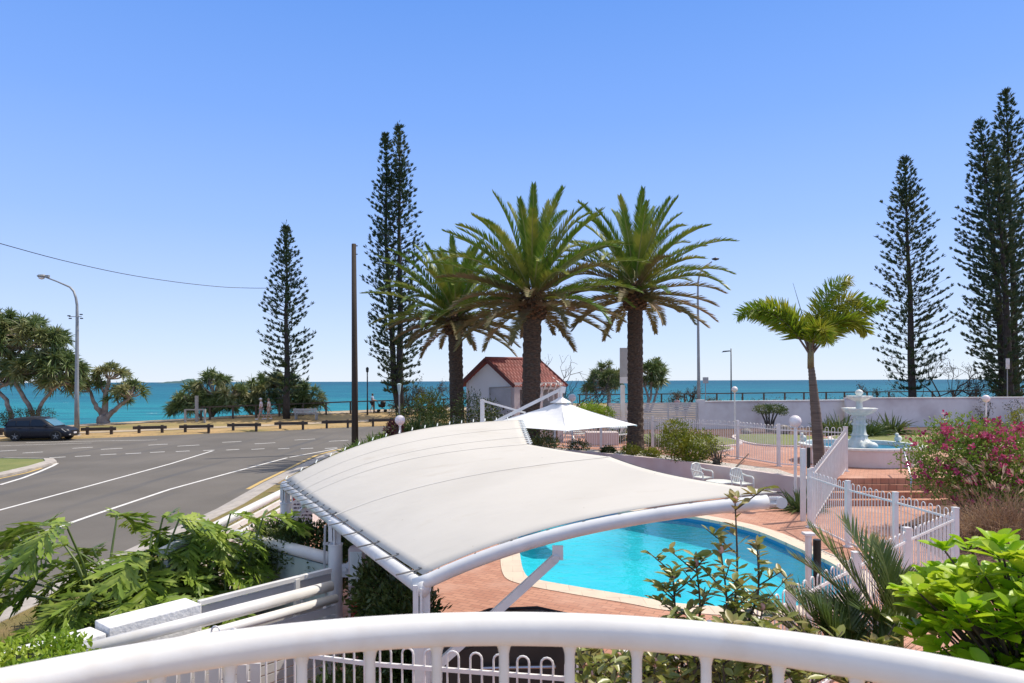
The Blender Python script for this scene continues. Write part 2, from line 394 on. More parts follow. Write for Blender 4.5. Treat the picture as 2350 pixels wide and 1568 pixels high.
    a = mixrgb(n, a, (.30, .27, .22), ramp(n, noise(n, 16, 2, 'world'), .76, .80))
    n.links.new(a, p.inputs['Base Color']); p.inputs['Roughness'].default_value = .7; p.inputs['Specular IOR Level'].default_value = .2
    bump(n, p, noise(n, 1.3, 3, 'world', stretch=(.5, 1.6, 1)), .45, .06)
    tr = n.nodes.new('ShaderNodeBsdfTranslucent'); tr.inputs[0].default_value = (.6, .56, .5, 1)
    mx = n.nodes.new('ShaderNodeMixShader'); mx.inputs[0].default_value = .12
    n.links.new(p.outputs[0], mx.inputs[1]); n.links.new(tr.outputs[0], mx.inputs[2]); n.links.new(mx.outputs[0], o.inputs[0])
    # pool tiles
    m, n, p, o = newmat('pool_shell')
    g = n.nodes.new('ShaderNodeNewGeometry'); sx = n.nodes.new('ShaderNodeSeparateXYZ'); n.links.new(g.outputs['Position'], sx.inputs[0])
    a = mixrgb(n, (.09, .62, .72), (.06, .50, .62), ramp(n, noise(n, .8, 4, 'world'), .4, .7))
    a = mixrgb(n, a, (.015, .20, .42), ramp(n, sx.outputs[2], -.27, -.265))
    n.links.new(a, p.inputs['Base Color']); p.inputs['Roughness'].default_value = .5
sheet_mats()
M_hut = plain('hut_render', (.84, .84, .83), (.78, .78, .77), .85, 1.0, .2, 30)
M_umb = plain('umbrella_cloth', (.80, .80, .80), (.74, .74, .75), .8, 1.5)
# ------------------------------------------------------------------ terrain
KP = [(-160, -20), (-60, 26), (-32.3, 43.1), (-28, 45.3), (-22, 49), (-17.8, 51.5), (-13, 55.5), (-8, 58), (0, 60), (15, 62), (40, 66), (160, 80)]
def lerp_tab(tab, x):
    if x <= tab[0][0]: return tab[0][1]
    for (a, b), (c, d) in zip(tab, tab[1:]):
        if x <= c: return b+(d-b)*(x-a)/(c-a)
    return tab[-1][1]
def K(x): return lerp_tab(KP, x)
def E(x): return K(x)+lerp_tab([(-40, 12), (-20, 13), (-5, 11), (10, 7)], x)
def sm(t): t = max(0, min(1, t)); return t*t*(3-2*t)
def top(x): return lerp_tab([(-36, .32), (-29, .55), (-24, .75), (-18, .88), (-8, .95), (6, 1.4), (40, 1.5)], x)
def hgt(x, y):
    k = K(x); e = E(x)
    if y < k: return 0.0
    if y > e: return max(-13, top(x)-(y-e)*1.2)
    return .1+(top(x)-.1)*sm((y-k)/(e-k)*1.15)
def onE(px, off=-1.0):
    d = 60.0
    for _ in range(12): d = E((px-1175)/F*d)+off
    return d
def struct(o): o['kind'] = 'structure'; return o

near_hole = [(-1.6, 9.2), (7.4, 9.2), (7.4, 21), (-1.6, 21)]
g = MB()
xs = [-160, -120, -90, -70, -60, -50, -45, -40, -36, -32.3, -30, -28, -26, -24, -22, -20, -17.8, -15, -13, -10, -8, -5, -2, 0, 3, 6, 10, 15, 20, 26, 33, 40, 55, 75, 100, 160]
g.poly([(-160, -60), (160, -60), (160, K(160))]+[(x, K(x)) for x in reversed(xs[1:-1])]+[(-160, K(-160))], -.06, [near_hole])
ss = [0, .02, .12, .22, .32, .42, .52, .62, .72, .82, .92, 1.0]
rows = []
for s in ss: rows.append([(x, K(x)+(E(x)-K(x))*s, (-.06 if s == 0 else hgt(x, K(x)+(E(x)-K(x))*s))) for x in xs])
for e in (.6, 1.5, 3, 5, 8, 12, 16): rows.append([(x, E(x)+e*1.0, hgt(x, E(x)+e)) for x in xs])
vs = [p for r in rows for p in r]; n = len(xs)
g.add(vs, [(i*n+j, i*n+j+1, (i+1)*n+j+1, (i+1)*n+j) for i in range(len(rows)-1) for j in range(n-1)])
struct(g.build('ground', MATS['dry_grass_ground'], smooth=False))

w = MB(); w.poly([(-30000, 40), (30000, 40), (30000, 45000), (-30000, 45000)], -12.0)
struct(w.build('sea', MATS['sea_water']))
# breaking foam lines near the shore
fo = MB()
rr = random.Random(3)
for (px, py, wd_) in ((350, 949, 30), (250, 937, 14), (150, 925, 10), (392, 953, 24), (930, 938, 22), (735, 944, 16), (1290, 920, 22), (560, 932, 12)):
    c = gnd(px, py, -12.0); L = wd_/F*c.y
    pts = [(c.x-L/2+L*i/10, c.y+rr.uniform(-.8, .8)) for i in range(11)]
    fo.poly([(a, b-.5*math.sin(math.pi*i/10)-.1) for i, (a, b) in enumerate(pts)]+[(a, b+.6*math.sin(math.pi*i/10)+.1) for i, (a, b) in reversed(list(enumerate(pts)))], -11.93)
struct(fo.build('sea_foam', M_statuewhite))
# far headland
c = at(410, 877.6, 9000); hl = MB(); L = 80/F*9000
pr = [0, .25, .4, .35, .45, .5, .48, .62, .8, 1.0, .8, .35, 0]
vs = []
for i, hh in enumerate(pr):
    x = c.x-L/2+L*i/12
    for yy, k in ((-150, 0), (0, 1), (150, 1), (400, 0)): vs.append((x, c.y+yy, -12+hh*58*k))
hl.add(vs, [(i*4+j, i*4+4+j, i*4+5+j, i*4+1+j) for i in range(12) for j in range(3)])
struct(hl.build('hills', M_hill, smooth=True))

# ------------------------------------------------------------------ roads
KERB = [(-8.0, -20), (-8.0, 5), (-8.1, 12), (-8.3, 20), (-8.8, 25), (-9.1, 30), (-9.25, 35), (-8.9, 38.5), (-7.6, 41.5), (-5, 44.3), (0, 47.2), (20, 53.5), (60, 62), (130, 72)]
road = MB()
road.poly([(-130, -40), (-8.0, -40)]+KERB[1:]+[(130, K(130)-.2)]+[(x, K(x)-.15) for x in reversed(xs) if -100 < x < 120]+[(-130, -10)], 0.0)
struct(road.build('road', MATS['asphalt']))
def strip(mb, pts, wdt, z, side=0.0):
    P = [Vector((p[0], p[1])) for p in pts]; L = []; R = []
    for i, p in enumerate(P):
        t = (P[min(i+1, len(P)-1)]-P[max(i-1, 0)]).normalized(); nn = Vector((-t.y, t.x))
        L.append(p+nn*(side+wdt/2)); R.append(p+nn*(side-wdt/2))
    for i in range(len(P)-1):
        mb.add([(R[i].x, R[i].y, z), (R[i+1].x, R[i+1].y, z), (L[i+1].x, L[i+1].y, z), (L[i].x, L[i].y, z)], [(0, 1, 2, 3)])
def gp(l): return [gnd(*q)[:2] for q in l]
mk = MB()
for l, wdt in (([(-40, 1271), (0, 1257), (200, 1187), (391, 1123), (530, 1085), (659, 1051)], .13), ([(664, 1050), (774, 1030)], .13),
               ([(-40, 1182), (0, 1171), (200, 1117), (391.7, 1064.7), (488, 1035)], .12),
               ([(0, 1113), (50, 1098), (90, 1083), (122, 1069), (131, 1063.4)], .14), ([(-60, 1026), (0, 1023.5), (210, 1017)], .10), ([(60, 1016), (200, 1013), (360, 1010)], .12)):
    strip(mk, gp(l), wdt, .004)
for a, b, y in ((55, 90, 1054.6), (113, 150, 1050), (171.6, 207.5, 1047), (230, 267, 1043.4), (288, 324, 1041), (344, 378, 1038), (403, 435, 1036), (466, 492, 1034), (519, 549, 1032.5), (577, 607, 1031), (638, 664, 1030.0), (690, 719, 1029.6), (745, 774, 1028.9),
                (0, 38, 1034.7), (51.7, 98, 1038.9), (165.6, 213, 1028), (231.5, 281, 1030.4), (340, 385, 1020.8), (407, 457, 1023), (510, 554, 1014.5), (584, 632, 1017.7), (676, 723, 1009), (755, 799, 1012)):
    s = (b-a)*.055
    strip(mk, gp([(a, y+s*.5), (b, y-s*.5)]), .17, .004)
struct(mk.build('road_marking', M_mark))
ym = MB(); strip(ym, gp([(568.5, 1123), (600, 1106), (646, 1084), (690, 1062), (727, 1045), (760, 1036), (793, 1028.7)]), .16, .004)
strip(ym, gp([(-20, 1105), (0, 1099), (60, 1086), (96, 1075)]), .12, .008)
struct(ym.build('yellow_road_marking', M_yellow))
def kerb_solid(pts, wdt, z0, z1, name, mat):
    mb = MB(); P = [Vector((p[0], p[1])) for p in pts]; A = []; B = []
    for i, p in enumerate(P):
        t = (P[min(i+1, len(P)-1)]-P[max(i-1, 0)]).normalized(); nn = Vector((t.y, -t.x))
        A.append(p); B.append(p+nn*wdt)
    for i in range(len(P)-1):
        mb.add([(A[i].x, A[i].y, z0), (A[i+1].x, A[i+1].y, z0), (B[i+1].x, B[i+1].y, z0), (B[i].x, B[i].y, z0),
                (A[i].x, A[i].y, z1-.04), (A[i+1].x, A[i+1].y, z1-.04), (B[i+1].x, B[i+1].y, z1), (B[i].x, B[i].y, z1)],
               [(4, 7, 6, 5), (0, 4, 5, 1), (3, 2, 6, 7)])
    return struct(mb.build(name, mat))
kerb_solid(KERB, .42, -.02, .13, 'kerb', M_kerb)
gut = MB(); strip(gut, KERB, .32, .003, .17); struct(gut.build('gutter', M_path))
# verge between kerb and property
VR = [(-2.0, 3.0), (-4.6, 11.8), (-5.4, 14), (-5.3, 24), (-5.0, 30), (-4, 40), (0, 44.6), (20, 51), (60, 59)]
vg = MB(); vg.poly([(-7.6, -20), (-1.2, -20), (-1.2, 0.5)]+VR+[(60, 61.3), (20.2, 53.0), (.25, 46.8), (-4.7, 43.9), (-7.25, 41.2), (-8.5, 38.3), (-8.84, 35), (-8.7, 30), (-8.4, 25), (-7.9, 20), (-7.7, 12), (-7.6, 5)], .115)
struct(vg.build('verge', MATS['verge_grass_ground']))
fp = MB(); strip(fp, [(-7.9, 25), (-8.1, 30), (-8.2, 35), (-7.9, 38)], .9, .122); struct(fp.build('footpath', M_path))
# opposite corner verge
isl_pts = [(-20.4, 27.2), (-20.75, 29.3), (-21.3, 31.2), (-22.0, 32.2), (-24.5, 32.6), (-34, 29), (-60, 19)]
isl = MB(); isl.prism([(-60, -10), (-20.3, -10)]+isl_pts, -.03, .10); struct(isl.build('corner_verge', M_lawn))
kerb_solid(list(reversed([(-20.0, -10)]+[(-20.0, 27)]+[(p[0]+.42*(1 if i < 3 else .3), p[1]+(.1 if i < 3 else .35)) for i, p in enumerate(isl_pts)])), .45, -.02, .135, 'kerb', M_kerb)
ip = MB(); ip.poly([(-60, 16.4), (-26, 29.0), (-24.6, 30.6), (-26, 31.0), (-34, 28), (-60, 18.2)], .106); struct(ip.build('footpath', M_path))
M_tanpath = plain('sandy_path', (.44, .36, .27), (.36, .29, .20), .9, 1.5, .2, 30)
# sea front path on the grass
pth = MB()
pr = [(x, K(x)+2.6) for x in range(-60, 60, 3)]
A = []
for i, (x, y) in enumerate(pr): A += [(x, y, hgt(x, y)+.03), (x, y+1.1, hgt(x, y+1.1)+.03)]
pth.add(A, [(i*2, i*2+2, i*2+3, i*2+1) for i in range(len(pr)-1)])
pr2 = [(x, E(x)-4.2) for x in range(-60, 60, 2)]; A = []
for i, (x, y) in enumerate(pr2): A += [(x, y, hgt(x, y)+.04), (x, y+.7, hgt(x, y+.7)+.04), (x, y+1.4, hgt(x, y+1.4)+.04), (x, y+2.0, hgt(x, y+2.0)+.04)]
pth.add(A, [(i*4+j, i*4+4+j, i*4+5+j, i*4+1+j) for i in range(len(pr2)-1) for j in range(3)])
struct(pth.build('footpath', M_tanpath))

# ------------------------------------------------------------------ pool and deck
def catmull(P, k=6, closed=True):
    out = []; n = len(P)
    for i in range(n if closed else n-1):
        p = [Vector(P[(i+j-1) % n] if closed else P[max(0, min(n-1, i+j-1))]) for j in range(4)]
        for q in range(k):
            t = q/k
            out.append(.5*((2*p[1])+(-p[0]+p[2])*t+(2*p[0]-5*p[1]+4*p[2]-p[3])*t*t+(-p[0]+3*p[1]-3*p[2]+p[3])*t**3))
    if not closed: out.append(Vector(P[-1]))
    return out
POOL = catmull([(.12, 16.2), (.15, 14.7), (.22, 13.2), (.42, 12.72), (1.2, 12.2), (2.1, 11.68), (2.8, 11.28), (4.2, 11.05), (5.4, 11.55), (6.2, 12.5), (6.42, 13.6), (6.3, 14.7), (6.0, 16.6), (5.4, 17.8), (4.5, 18.8), (3.2, 19.3), (1.6, 18.9), (.5, 17.7)], 6)
def offset(P, d):
    out = []
    n = len(P)
    for i in range(n):
        t = (P[(i+1) % n]-P[i-1]).normalized(); out.append(P[i]+Vector((t.y, -t.x))*d)
    return out
area = sum(POOL[i-1].x*POOL[i].y-POOL[i].x*POOL[i-1].y for i in range(len(POOL)))
sgn = 1 if area > 0 else -1
COPE = offset(POOL, .42*sgn)
DECK = [(-2.0, 3.0), (-.9, 1.2), (9.5, 1.2), (16, 10), (16, 19), (12.9, 20.2), (8.9, 20.2), (8.4, 20.2), (7.6, 22.2), (6.0, 25.0), (2, 29.2), (-5.35, 28), (-5.3, 14), (-4.6, 11.8)]
dk = MB(); dk.poly(DECK, 0.0, [COPE])
# drop skirt so the deck edge meets the ground
struct(dk.build('pool_deck', MATS['brick_paving']))
sp = thing('swimming_pool', (3, 15, 0), 'kidney shaped turquoise swimming pool with cream stone coping set in the brick deck', 'swimming pool')
cp = MB(); n = len(POOL)
vs = [(p.x, p.y, .012) for p in COPE]+[(p.x, p.y, .012) for p in POOL]+[(p.x, p.y, -.06) for p in POOL]+[(p.x, p.y, -.05) for p in COPE]
cp.add(vs, [(i, n+i, n+(i+1) % n, (i+1) % n) for i in range(n)]+[(n+i, 2*n+i, 2*n+(i+1) % n, n+(i+1) % n) for i in range(n)]+[(3*n+i, i, (i+1) % n, 3*n+(i+1) % n) for i in range(n)])
cp.build('coping', MATS['coping_pavers'], sp)
bs = MB(); inn = offset(POOL, -.0*sgn); low = offset(POOL, -.35*sgn)
lv = [(0, -.06), (.0, -.30), (.12, -.48), (.35, -.62), (.7, -.72), (1.1, -.77), (1.5, -.79)]
rings = [[Vector(p) for p in POOL]]
cen_ = Vector((3.2, 15.2))
for o_, z_ in lv[1:]: rings.append([p+(cen_-p).normalized()*o_ for p in POOL])
bs.add([(p.x, p.y, lv[k][1]) for k, R_ in enumerate(rings) for p in R_], [(k*n+i, (k+1)*n+i, (k+1)*n+(i+1) % n, k*n+(i+1) % n) for k in range(len(lv)-1) for i in range(n)])
bs.poly([(p.x, p.y) for p in rings[-1]], -.79)
bs.build('pool_shell', MATS['pool_shell'], sp, smooth=True)
wt = MB(); wt.poly([(p.x, p.y) for p in offset(POOL, -.003*sgn)], -.12); wt.build('pool_water', MATS['pool_surface'], sp)

# ------------------------------------------------------------------ upper terrace
TZ = .70
WALL = catmull([(-5.3, 28.0), (-1, 28.9), (2.1, 28.6), (4.2, 26.6), (6.0, 24.5), (7.6, 21.9), (8.55, 20.1)], 5, False)
TERR = [(p.x, p.y+.06) for p in WALL]+[(9.0, 20.9), (12.9, 20.9), (13.4, 20.4), (17, 18.5), (45, 18.5), (45, 46.6), (8, 44.2), (-5, 42), (-6, 34)]
tr = MB(); tr.prism(TERR, -.05, TZ); struct(tr.build('terrace', MATS['brick_paving']))
st = MB()
for i in range(4):
    z1 = TZ-.175*i; y1 = 21.25-.32*i
    if i: st.box((10.95, y1-.16+.0, z1-.09), (3.9, .34, .17))
    else: st.box((10.95, 21.0, TZ-.085), (3.9, .6, .18))
struct(st.build('garden_steps', MATS['brick_paving']))
# sheets on the terrace
def sheet(name, pts, z, mat): mb = MB(); mb.poly(pts, z); return struct(mb.build(name, mat))
sheet('pebble_bed', [(p.x, p.y+.1) for p in WALL[6:]]+[(8.9, 21.6), (8.9, 22.9), (7.2, 25.6), (5.4, 28.6), (2, 30.4), (-3, 30)], TZ+.006, M_pebble)
sheet('mulch_bed', [(5, 38.5), (12, 37.2), (18, 36.8), (45, 37.5), (45, 46), (8, 43.6), (-5, 41.6), (-5, 37)], TZ+.02, M_mulch)
for q in ([(6.5, 31.6), (9.2, 30.6), (10.8, 32.5), (10.2, 36), (7, 36.8)], [(11.3, 31.4), (14, 30.6), (15.5, 32), (15.2, 36), (12, 36.4)], [(15.8, 29.6), (20.5, 29.4), (22, 32.5), (19.5, 36), (16.4, 35)], [(6.8, 29.6), (8.4, 28.4), (9.5, 29.8), (7.6, 31)]):
    Q = catmull(q, 4); cx = sum(p.x for p in Q)/len(Q); cy = sum(p.y for p in Q)/len(Q)
    mb = MB(); mb.prism([(cx+(p.x-cx)*1.07, cy+(p.y-cy)*1.07) for p in Q], TZ-.02, TZ+.07); struct(mb.build('garden_edging', M_pinkw))
    mb = MB(); mb.prism([(p.x, p.y) for p in Q], TZ, TZ+.09); struct(mb.build('lawn', M_lawn))
sheet('mulch_bed', [(8.6, 36.6), (10.2, 36.3), (10.8, 33), (11.2, 33), (11.8, 36.8), (15.4, 36.5), (16, 37), (12, 37.6)], TZ+.012, M_mulch)
# bed to the right of the deck
sheet('garden_bed', [(8.6, 3), (9.3, 3.0), (16, 10.5), (16, 18.6), (12.6, 20), (9.6, 17), (8.3, 12), (8.0, 8)], .02, M_mulch)

# retaining wall, curved
rw = MB(); N = len(WALL); A = [(p.x, p.y) for p in WALL]
for i in range(N-1):
    a = WALL[i]; b = WALL[i+1]; t = (b-a).normalized(); nn = Vector((-t.y, t.x))
    rw.add([(a.x, a.y, -.02), (b.x, b.y, -.02), (b.x, b.y, TZ+.10), (a.x, a.y, TZ+.10), (a.x+nn.x*.2, a.y+nn.y*.2, TZ+.10), (b.x+nn.x*.2, b.y+nn.y*.2, TZ+.10), (a.x+nn.x*.2, a.y+nn.y*.2, TZ-.02), (b.x+nn.x*.2, b.y+nn.y*.2, TZ-.02)],
           [(0, 1, 2, 3), (3, 2, 5, 4), (4, 5, 7, 6)])
    if i % 6 == 5: pass
b_ = WALL[-1]
rw.box((8.72, 20.35, .39), (.3, .7, .82))
o = rw.build('retaining_wall', M_pinkw); tag(o, 'low curved pinkish rendered retaining wall holding up the planting strip beside the pool deck', 'wall')

# perimeter wall: two lengths with a capping
def wall_run(p0, p1, zt, th, label, piers=()):
    t = thing('garden_wall', (p0[0], p0[1], TZ), label, 'wall')
    a = Vector((*p0, 0)); b = Vector((*p1, 0)); mid = (a+b)/2; L = (b-a).length; rz = math.atan2(b.y-a.y, b.x-a.x)
    MB().box((mid.x, mid.y, (TZ-.3+zt)/2), (L, th, zt-TZ+.3), rz).build('wall_panel', M_render, t)
    MB().box((mid.x, mid.y, zt+.035), (L+.1, th+.14, .07), rz).build('capping', M_render, t, bevel=.01)
    for q in piers:
        c = a.lerp(b, q); MB().box((c.x, c.y, (TZ-.3+zt+.1)/2), (.42, .42, zt-TZ+.5), rz).build('pier', M_render, t)
    return t
def atz(px, d): return ((px-1175)/F*d, d)
wall_run(atz(1607, 41.5), atz(1995, 43.5), 2.36, .22, 'long white rendered garden wall running from the slatted gate to behind the fountain', (.0,))
wall_run(atz(1940, 42.6), atz(2420, 43.2), 2.50, .22, 'slightly taller white garden wall at the right, behind the flowering shrub', ())
# slatted screen left of the wall
t = thing('slatted_screen', (*atz(1545, 40), TZ), 'beige horizontal slat screen between the right palm trunk and the white wall', 'fence')
x0, y0 = atz(1398, 40.6); x1, y1 = atz(1602, 41.4)
for i in range(15):
    z = TZ+.1+i*.108
    MB().beam((x0, y0, z), (x1, y1, z), .03, .088).build('slat', M_slat, t)
for q in (0, .33, .66, 1): MB().box((x0+(x1-x0)*q, y0+(y1-y0)*q+.05, TZ+.8), (.08, .06, 1.7)).build('post', M_slat, t)
# ------------------------------------------------------------------ loop-top fencing
def loop_panel(mb, a, b, z0a, z0b, h, pitch=.1, r=.008, ring=6):
    """bars in pairs joined by a half circle at the top, two flat rails"""
    a = Vector(a); b = Vector(b); L = (b-a).length; d = (b-a).normalized(); n = max(1, int(L/(2*pitch))); off = (L-(n*2-1)*pitch)/2
    def zb(s): return z0a+(z0b-z0a)*s/L
    mb.beam((a.x, a.y, z0a+h-.16), (b.x, b.y, z0b+h-.16), .025, .035)
    mb.beam((a.x, a.y, z0a+.09), (b.x, b.y, z0b+.09), .025, .035)
    for i in range(n):
        s0 = off+i*2*pitch; s1 = s0+pitch; p = a+d*s0; q = a+d*s1; R = pitch/2
        za = zb(s0)+h-R; zq = zb(s1)+h-R
        pts = [(p.x, p.y, zb(s0)+.05), (p.x, p.y, za)]
        c = (p+q)/2; zc = (za+zq)/2
        for k in range(1, 6):
            an = math.pi*(1-k/6); w_ = c+d*R*math.cos(an); pts.append((w_.x, w_.y, zc+R*math.sin(an)))
        pts += [(q.x, q.y, zq), (q.x, q.y, zb(s1)+.05)]
        mb.tube(pts, r, ring)
def fence_run(pts, h, label, group=None, pitch=.1, r=.0095, post=.06, last=True, ring=6, first=True, cat='fence'):
    t = thing('loop_top_fence', (pts[0][0], pts[0][1], pts[0][2]), label, cat, group)
    for i, (a, b) in enumerate(zip(pts, pts[1:])):
        mb = MB(); A = Vector((a[0], a[1])); B = Vector((b[0], b[1])); d = (B-A).normalized()*(post/2)
        loop_panel(mb, A+d, B-d, a[2], b[2], h, pitch, r, ring); mb.build('fence_panel', M_fence, t)
    for i, p in enumerate(pts):
        if (i == 0 and not first) or (i == len(pts)-1 and not last): continue
        MB().box((p[0], p[1], p[2]+(h+.03)/2), (post, post, h+.03)).box((p[0], p[1], p[2]+h+.04), (post+.012, post+.012, .018)).box((p[0], p[1], p[2]+.01), (post+.07, post+.07, .02)).build('post', M_fence, t)
    return t
FH = 1.42
fence_run([(7.44, 17.1, 0), (7.42, 15.1, 0), (7.6, 13.55, 0), (7.72, 11.9, 0)], FH, 'white loop-top pool fence running toward the camera in front of the brick steps', post=.085)
fence_run([(7.72, 11.9, 0), (5.95, 10.3, 0), (4.45, 8.85, 0), (3.05, 7.5, 0), (1.85, 6.3, 0), (.95, 5.62, 0)], FH, 'white loop-top pool fence running diagonally across the right side of the pool', post=.085, first=False, ring=7)
fence_run([(.63, 5.55, 0), (-1.25, 5.9, 0), (-2.95, 6.42, 0)], FH, 'white loop-top fence in front of the black covered barbecue, seen through the balcony rail', post=.07, ring=8, last=False)
fence_run([(1.9, 30.6, TZ), (3.9, 30.0, TZ), (6.0, 29.2, TZ), (8.55, 25.9, TZ), (9.25, 23.7, TZ), (10.9, 22.35, TZ)], FH, 'white loop-top fence along the upper terrace behind the yellow green shrub', post=.10, r=.011)
fence_run([(-2.6, 30.5, TZ), (-.4, 30.9, TZ), (1.9, 30.6, TZ)], FH, 'white loop-top fence along the terrace beneath the left edge of the umbrella', post=.1, r=.011, last=False)
fence_run([(10.9, 22.3, TZ), (7.62, 17.35, 0.0)], FH, 'white fence stepping down from the fountain terrace to the deck corner', post=.09, pitch=.12)

# gate post with black sleeve
t = thing('gate_post', (3.9, 9.0, 0), 'slim pale post with a black sleeve standing at the pool fence', 'post')
MB().tube([(3.9, 9.0, 0), (3.9, 9.0, 1.66)], .042, 12).box((3.9, 9.0, 1.67), (.13, .13, .03)).build('post', M_fence, t, smooth=False)
MB().tube([(4.0, 8.97, .9), (4.0, 8.97, 1.6)], .05, 12).build('sleeve', M_blackp, t)
t = thing('gate_post', (7.62, 17.9, 0), 'white gate post with a black latch rod behind the fence corner', 'post')
MB().box((7.62, 17.9, .95), (.11, .11, 1.9)).build('post', M_fence, t)
MB().tube([(7.77, 17.9, .75), (7.77, 17.9, 1.92)], .045, 10).build('latch', M_blackp, t)

# ------------------------------------------------------------------ globe lamps
def globe_lamp(px, py, d, zb, label, rg=.165, rp=.035):
    c = at(px, py, d); t = thing('globe_lamp', (c.x, c.y, zb), label, 'garden lamp', 'globe lamps on slim poles')
    MB().tube([(c.x, c.y, zb), (c.x, c.y, c.z-rg*.9)], rp, 12).tube([(c.x, c.y, c.z-rg*1.05), (c.x, c.y, c.z-rg*.8)], rp*1.8, 12).tube([(c.x, c.y, zb), (c.x, c.y, zb+.03)], rp*2.2, 12).build('pole', M_fence, t, smooth=False)
    MB().ball((c.x, c.y, c.z), rg, 24, 14).build('globe', MATS['globe_acrylic'], t, smooth=True)
globe_lamp(1825, 967, 19.55, 0, 'largest globe lamp, on a pinkish pole beside the white fence corner', .17, .042)
globe_lamp(1686, 894, 37, TZ, 'small globe lamp on a tall thin pole before the white wall')
globe_lamp(1313, 913, 29.5, TZ, 'globe lamp just right of the umbrella peak against the sea')
globe_lamp(918, 964.5, 22, .1, 'globe lamp at the edge of the shrubs above the white canopy')
globe_lamp(2263, 915, 31, TZ, 'globe lamp rising behind the pink flowering shrub')

# ------------------------------------------------------------------ fountain
fx, fy = 12.66, 24.9
t = thing('fountain', (fx, fy, TZ), 'round pink walled fountain basin with a tiered white pedestal and scalloped bowls', 'fountain')
prof = [(1.98, TZ), (2.0, TZ+.02), (2.0, TZ+.58), (2.06, TZ+.60), (2.06, TZ+.66), (1.84, TZ+.66), (1.84, TZ+.1)]
mb = MB(); mb.lathe((fx, fy, 0), prof[:3], 72); mb.f = [f for f in mb.f if len(f) == 4]; mb.build('basin_wall', M_pinkw, t, smooth=False)
mb = MB(); mb.lathe((fx, fy, 0), [(2.0, TZ+.575), (2.06, TZ+.59), (2.06, TZ+.66), (1.82, TZ+.66), (1.80, TZ+.2)], 72); mb.f = [f for f in mb.f if len(f) == 4]; mb.build('rim', M_statuewhite, t)
MB().lathe((fx, fy, 0), [(1.805, TZ+.50), (1.805, TZ+.51)], 48).build('water', plain('fountain_water', (.006, .13, .22), (.01, .18, .28), .3, 4, .3, 12, spec=.2), t)
ped = [(.52, 1.20), (.54, 1.28), (.46, 1.34), (.44, 1.42), (.34, 1.48), (.27, 1.56), (.25, 1.64), (.29, 1.67), (.24, 1.71), (.21, 1.80), (.20, 2.02), (.25, 2.05), (.26, 2.10), (.20, 2.14), (.19, 2.26), (.25, 2.30), (.20, 2.36), (.14, 2.46), (.11, 2.60), (.10, 2.86), (.12, 2.93)]
MB().lathe((fx, fy, 0), ped, 40, flute=.07, nf=10).build('pedestal', M_stone, t, smooth=True)
mb = MB(); mb.lathe((fx, fy, 0), [(.16, 2.36), (.30, 2.42), (.48, 2.52), (.56, 2.62), (.58, 2.66), (.55, 2.665), (.48, 2.62), (.10, 2.56)], 60, flute=.06, nf=10); mb.build('lower_bowl', M_statuewhite, t, smooth=True)
mb = MB(); mb.lathe((fx, fy, 0), [(.11, 2.90), (.24, 2.95), (.38, 3.03), (.43, 3.10), (.40, 3.105), (.3, 3.05), (.08, 3.0)], 60, flute=.06, nf=10); mb.build('upper_bowl', M_statuewhite, t, smooth=True)
MB().lathe((fx, fy, 0), [(.08, 2.99), (.10, 3.08), (.07, 3.12), (.12, 3.17), (.14, 3.23), (.10, 3.30), (.02, 3.34)], 20).build('finial', M_statuewhite, t, smooth=True)
for k in range(3):
    sh = MB()
    a = -math.pi/2+.35+k*2.1; c = (fx+.55*math.cos(a), fy+.55*math.sin(a), 1.32)
    sh.ball(c, .20, 14, 8, .75); sh.build('shell_ornament', M_statuewhite, t, smooth=True)
for a in (2.6, .35):
    c = Vector((fx+1.9*math.cos(a), fy+1.9*math.sin(a), TZ+.66))
    MB().ball(c+Vector((0, 0, .12)), .13, 12, 8, 1).ball(c+Vector((-.08, -.06, .28)), .07, 10, 6).build('ornament', M_stone, t, smooth=True)

# step handrail
t = thing('handrail', (11.95, 20.6, 0), 'bent stainless handrail at the brick steps beside the flowering shrub', 'handrail')
MB().tube([(11.62, 19.9, 0), (11.62, 19.9, .78), (11.66, 20.0, .88), (11.95, 20.8, 1.45), (12.05, 21.0, 1.52), (12.3, 21.6, 1.54), (12.3, 21.6, .72)], .024, 10).build('rail', M_chrome, t, smooth=True)

# garden stake
o = MB().tube([gnd(1682, 1079, TZ), gnd(1712, 1055, TZ)+Vector((0, -.3, .25))], .022, 6).build('garden_stake', M_timber); tag(o, 'thin dark stick leaning over the pebble bed by the terrace fence', 'stick')

# ------------------------------------------------------------------ white plastic chairs and table under the wall
def plastic_chair(loc, rz, label):
    t = thing('plastic_chair', loc, label, 'chair', 'white plastic chairs by the retaining wall', rz)
    def loc_build(mb, nm): return mb.build(nm, M_statuewhite, t, local=True, smooth=False)
    loc_build(MB().box((0, 0, .44), (.46, .46, .035)), 'seat')
    b = MB()
    for k in range(7):
        x = -.21+.07*k; b.tube([(x, .21, .45), (x*1.05, .28, .66), (x*.95, .31, .86-.5*x*x)], .016, 5)
    b.tube([(-.22, .21, .45), (-.24, .29, .70), (-.18, .31, .86), (0, .32, .90), (.18, .31, .86), (.24, .29, .70), (.22, .21, .45)], .024, 6)
    loc_build(b, 'backrest')
    for s in (-1, 1):
        loc_build(MB().tube([(s*.25, -.22, 0), (s*.25, -.22, .60), (s*.26, -.16, .655), (s*.26, .1, .66), (s*.24, .28, .70)], .026, 6), 'arm')
        loc_build(MB().tube([(s*.25, .26, 0), (s*.23, .20, .45)], .024, 6), 'leg')
    return t
c1 = Vector((*atz(1612, 22.9), 0)); c2 = Vector((*atz(1703, 21.5), 0))
plastic_chair((c1.x, c1.y, 0), .6, 'left white plastic armchair against the curved wall beyond the canopy edge')
plastic_chair((c2.x, c2.y, 0), .4, 'right white plastic armchair against the curved wall beside the low white table')
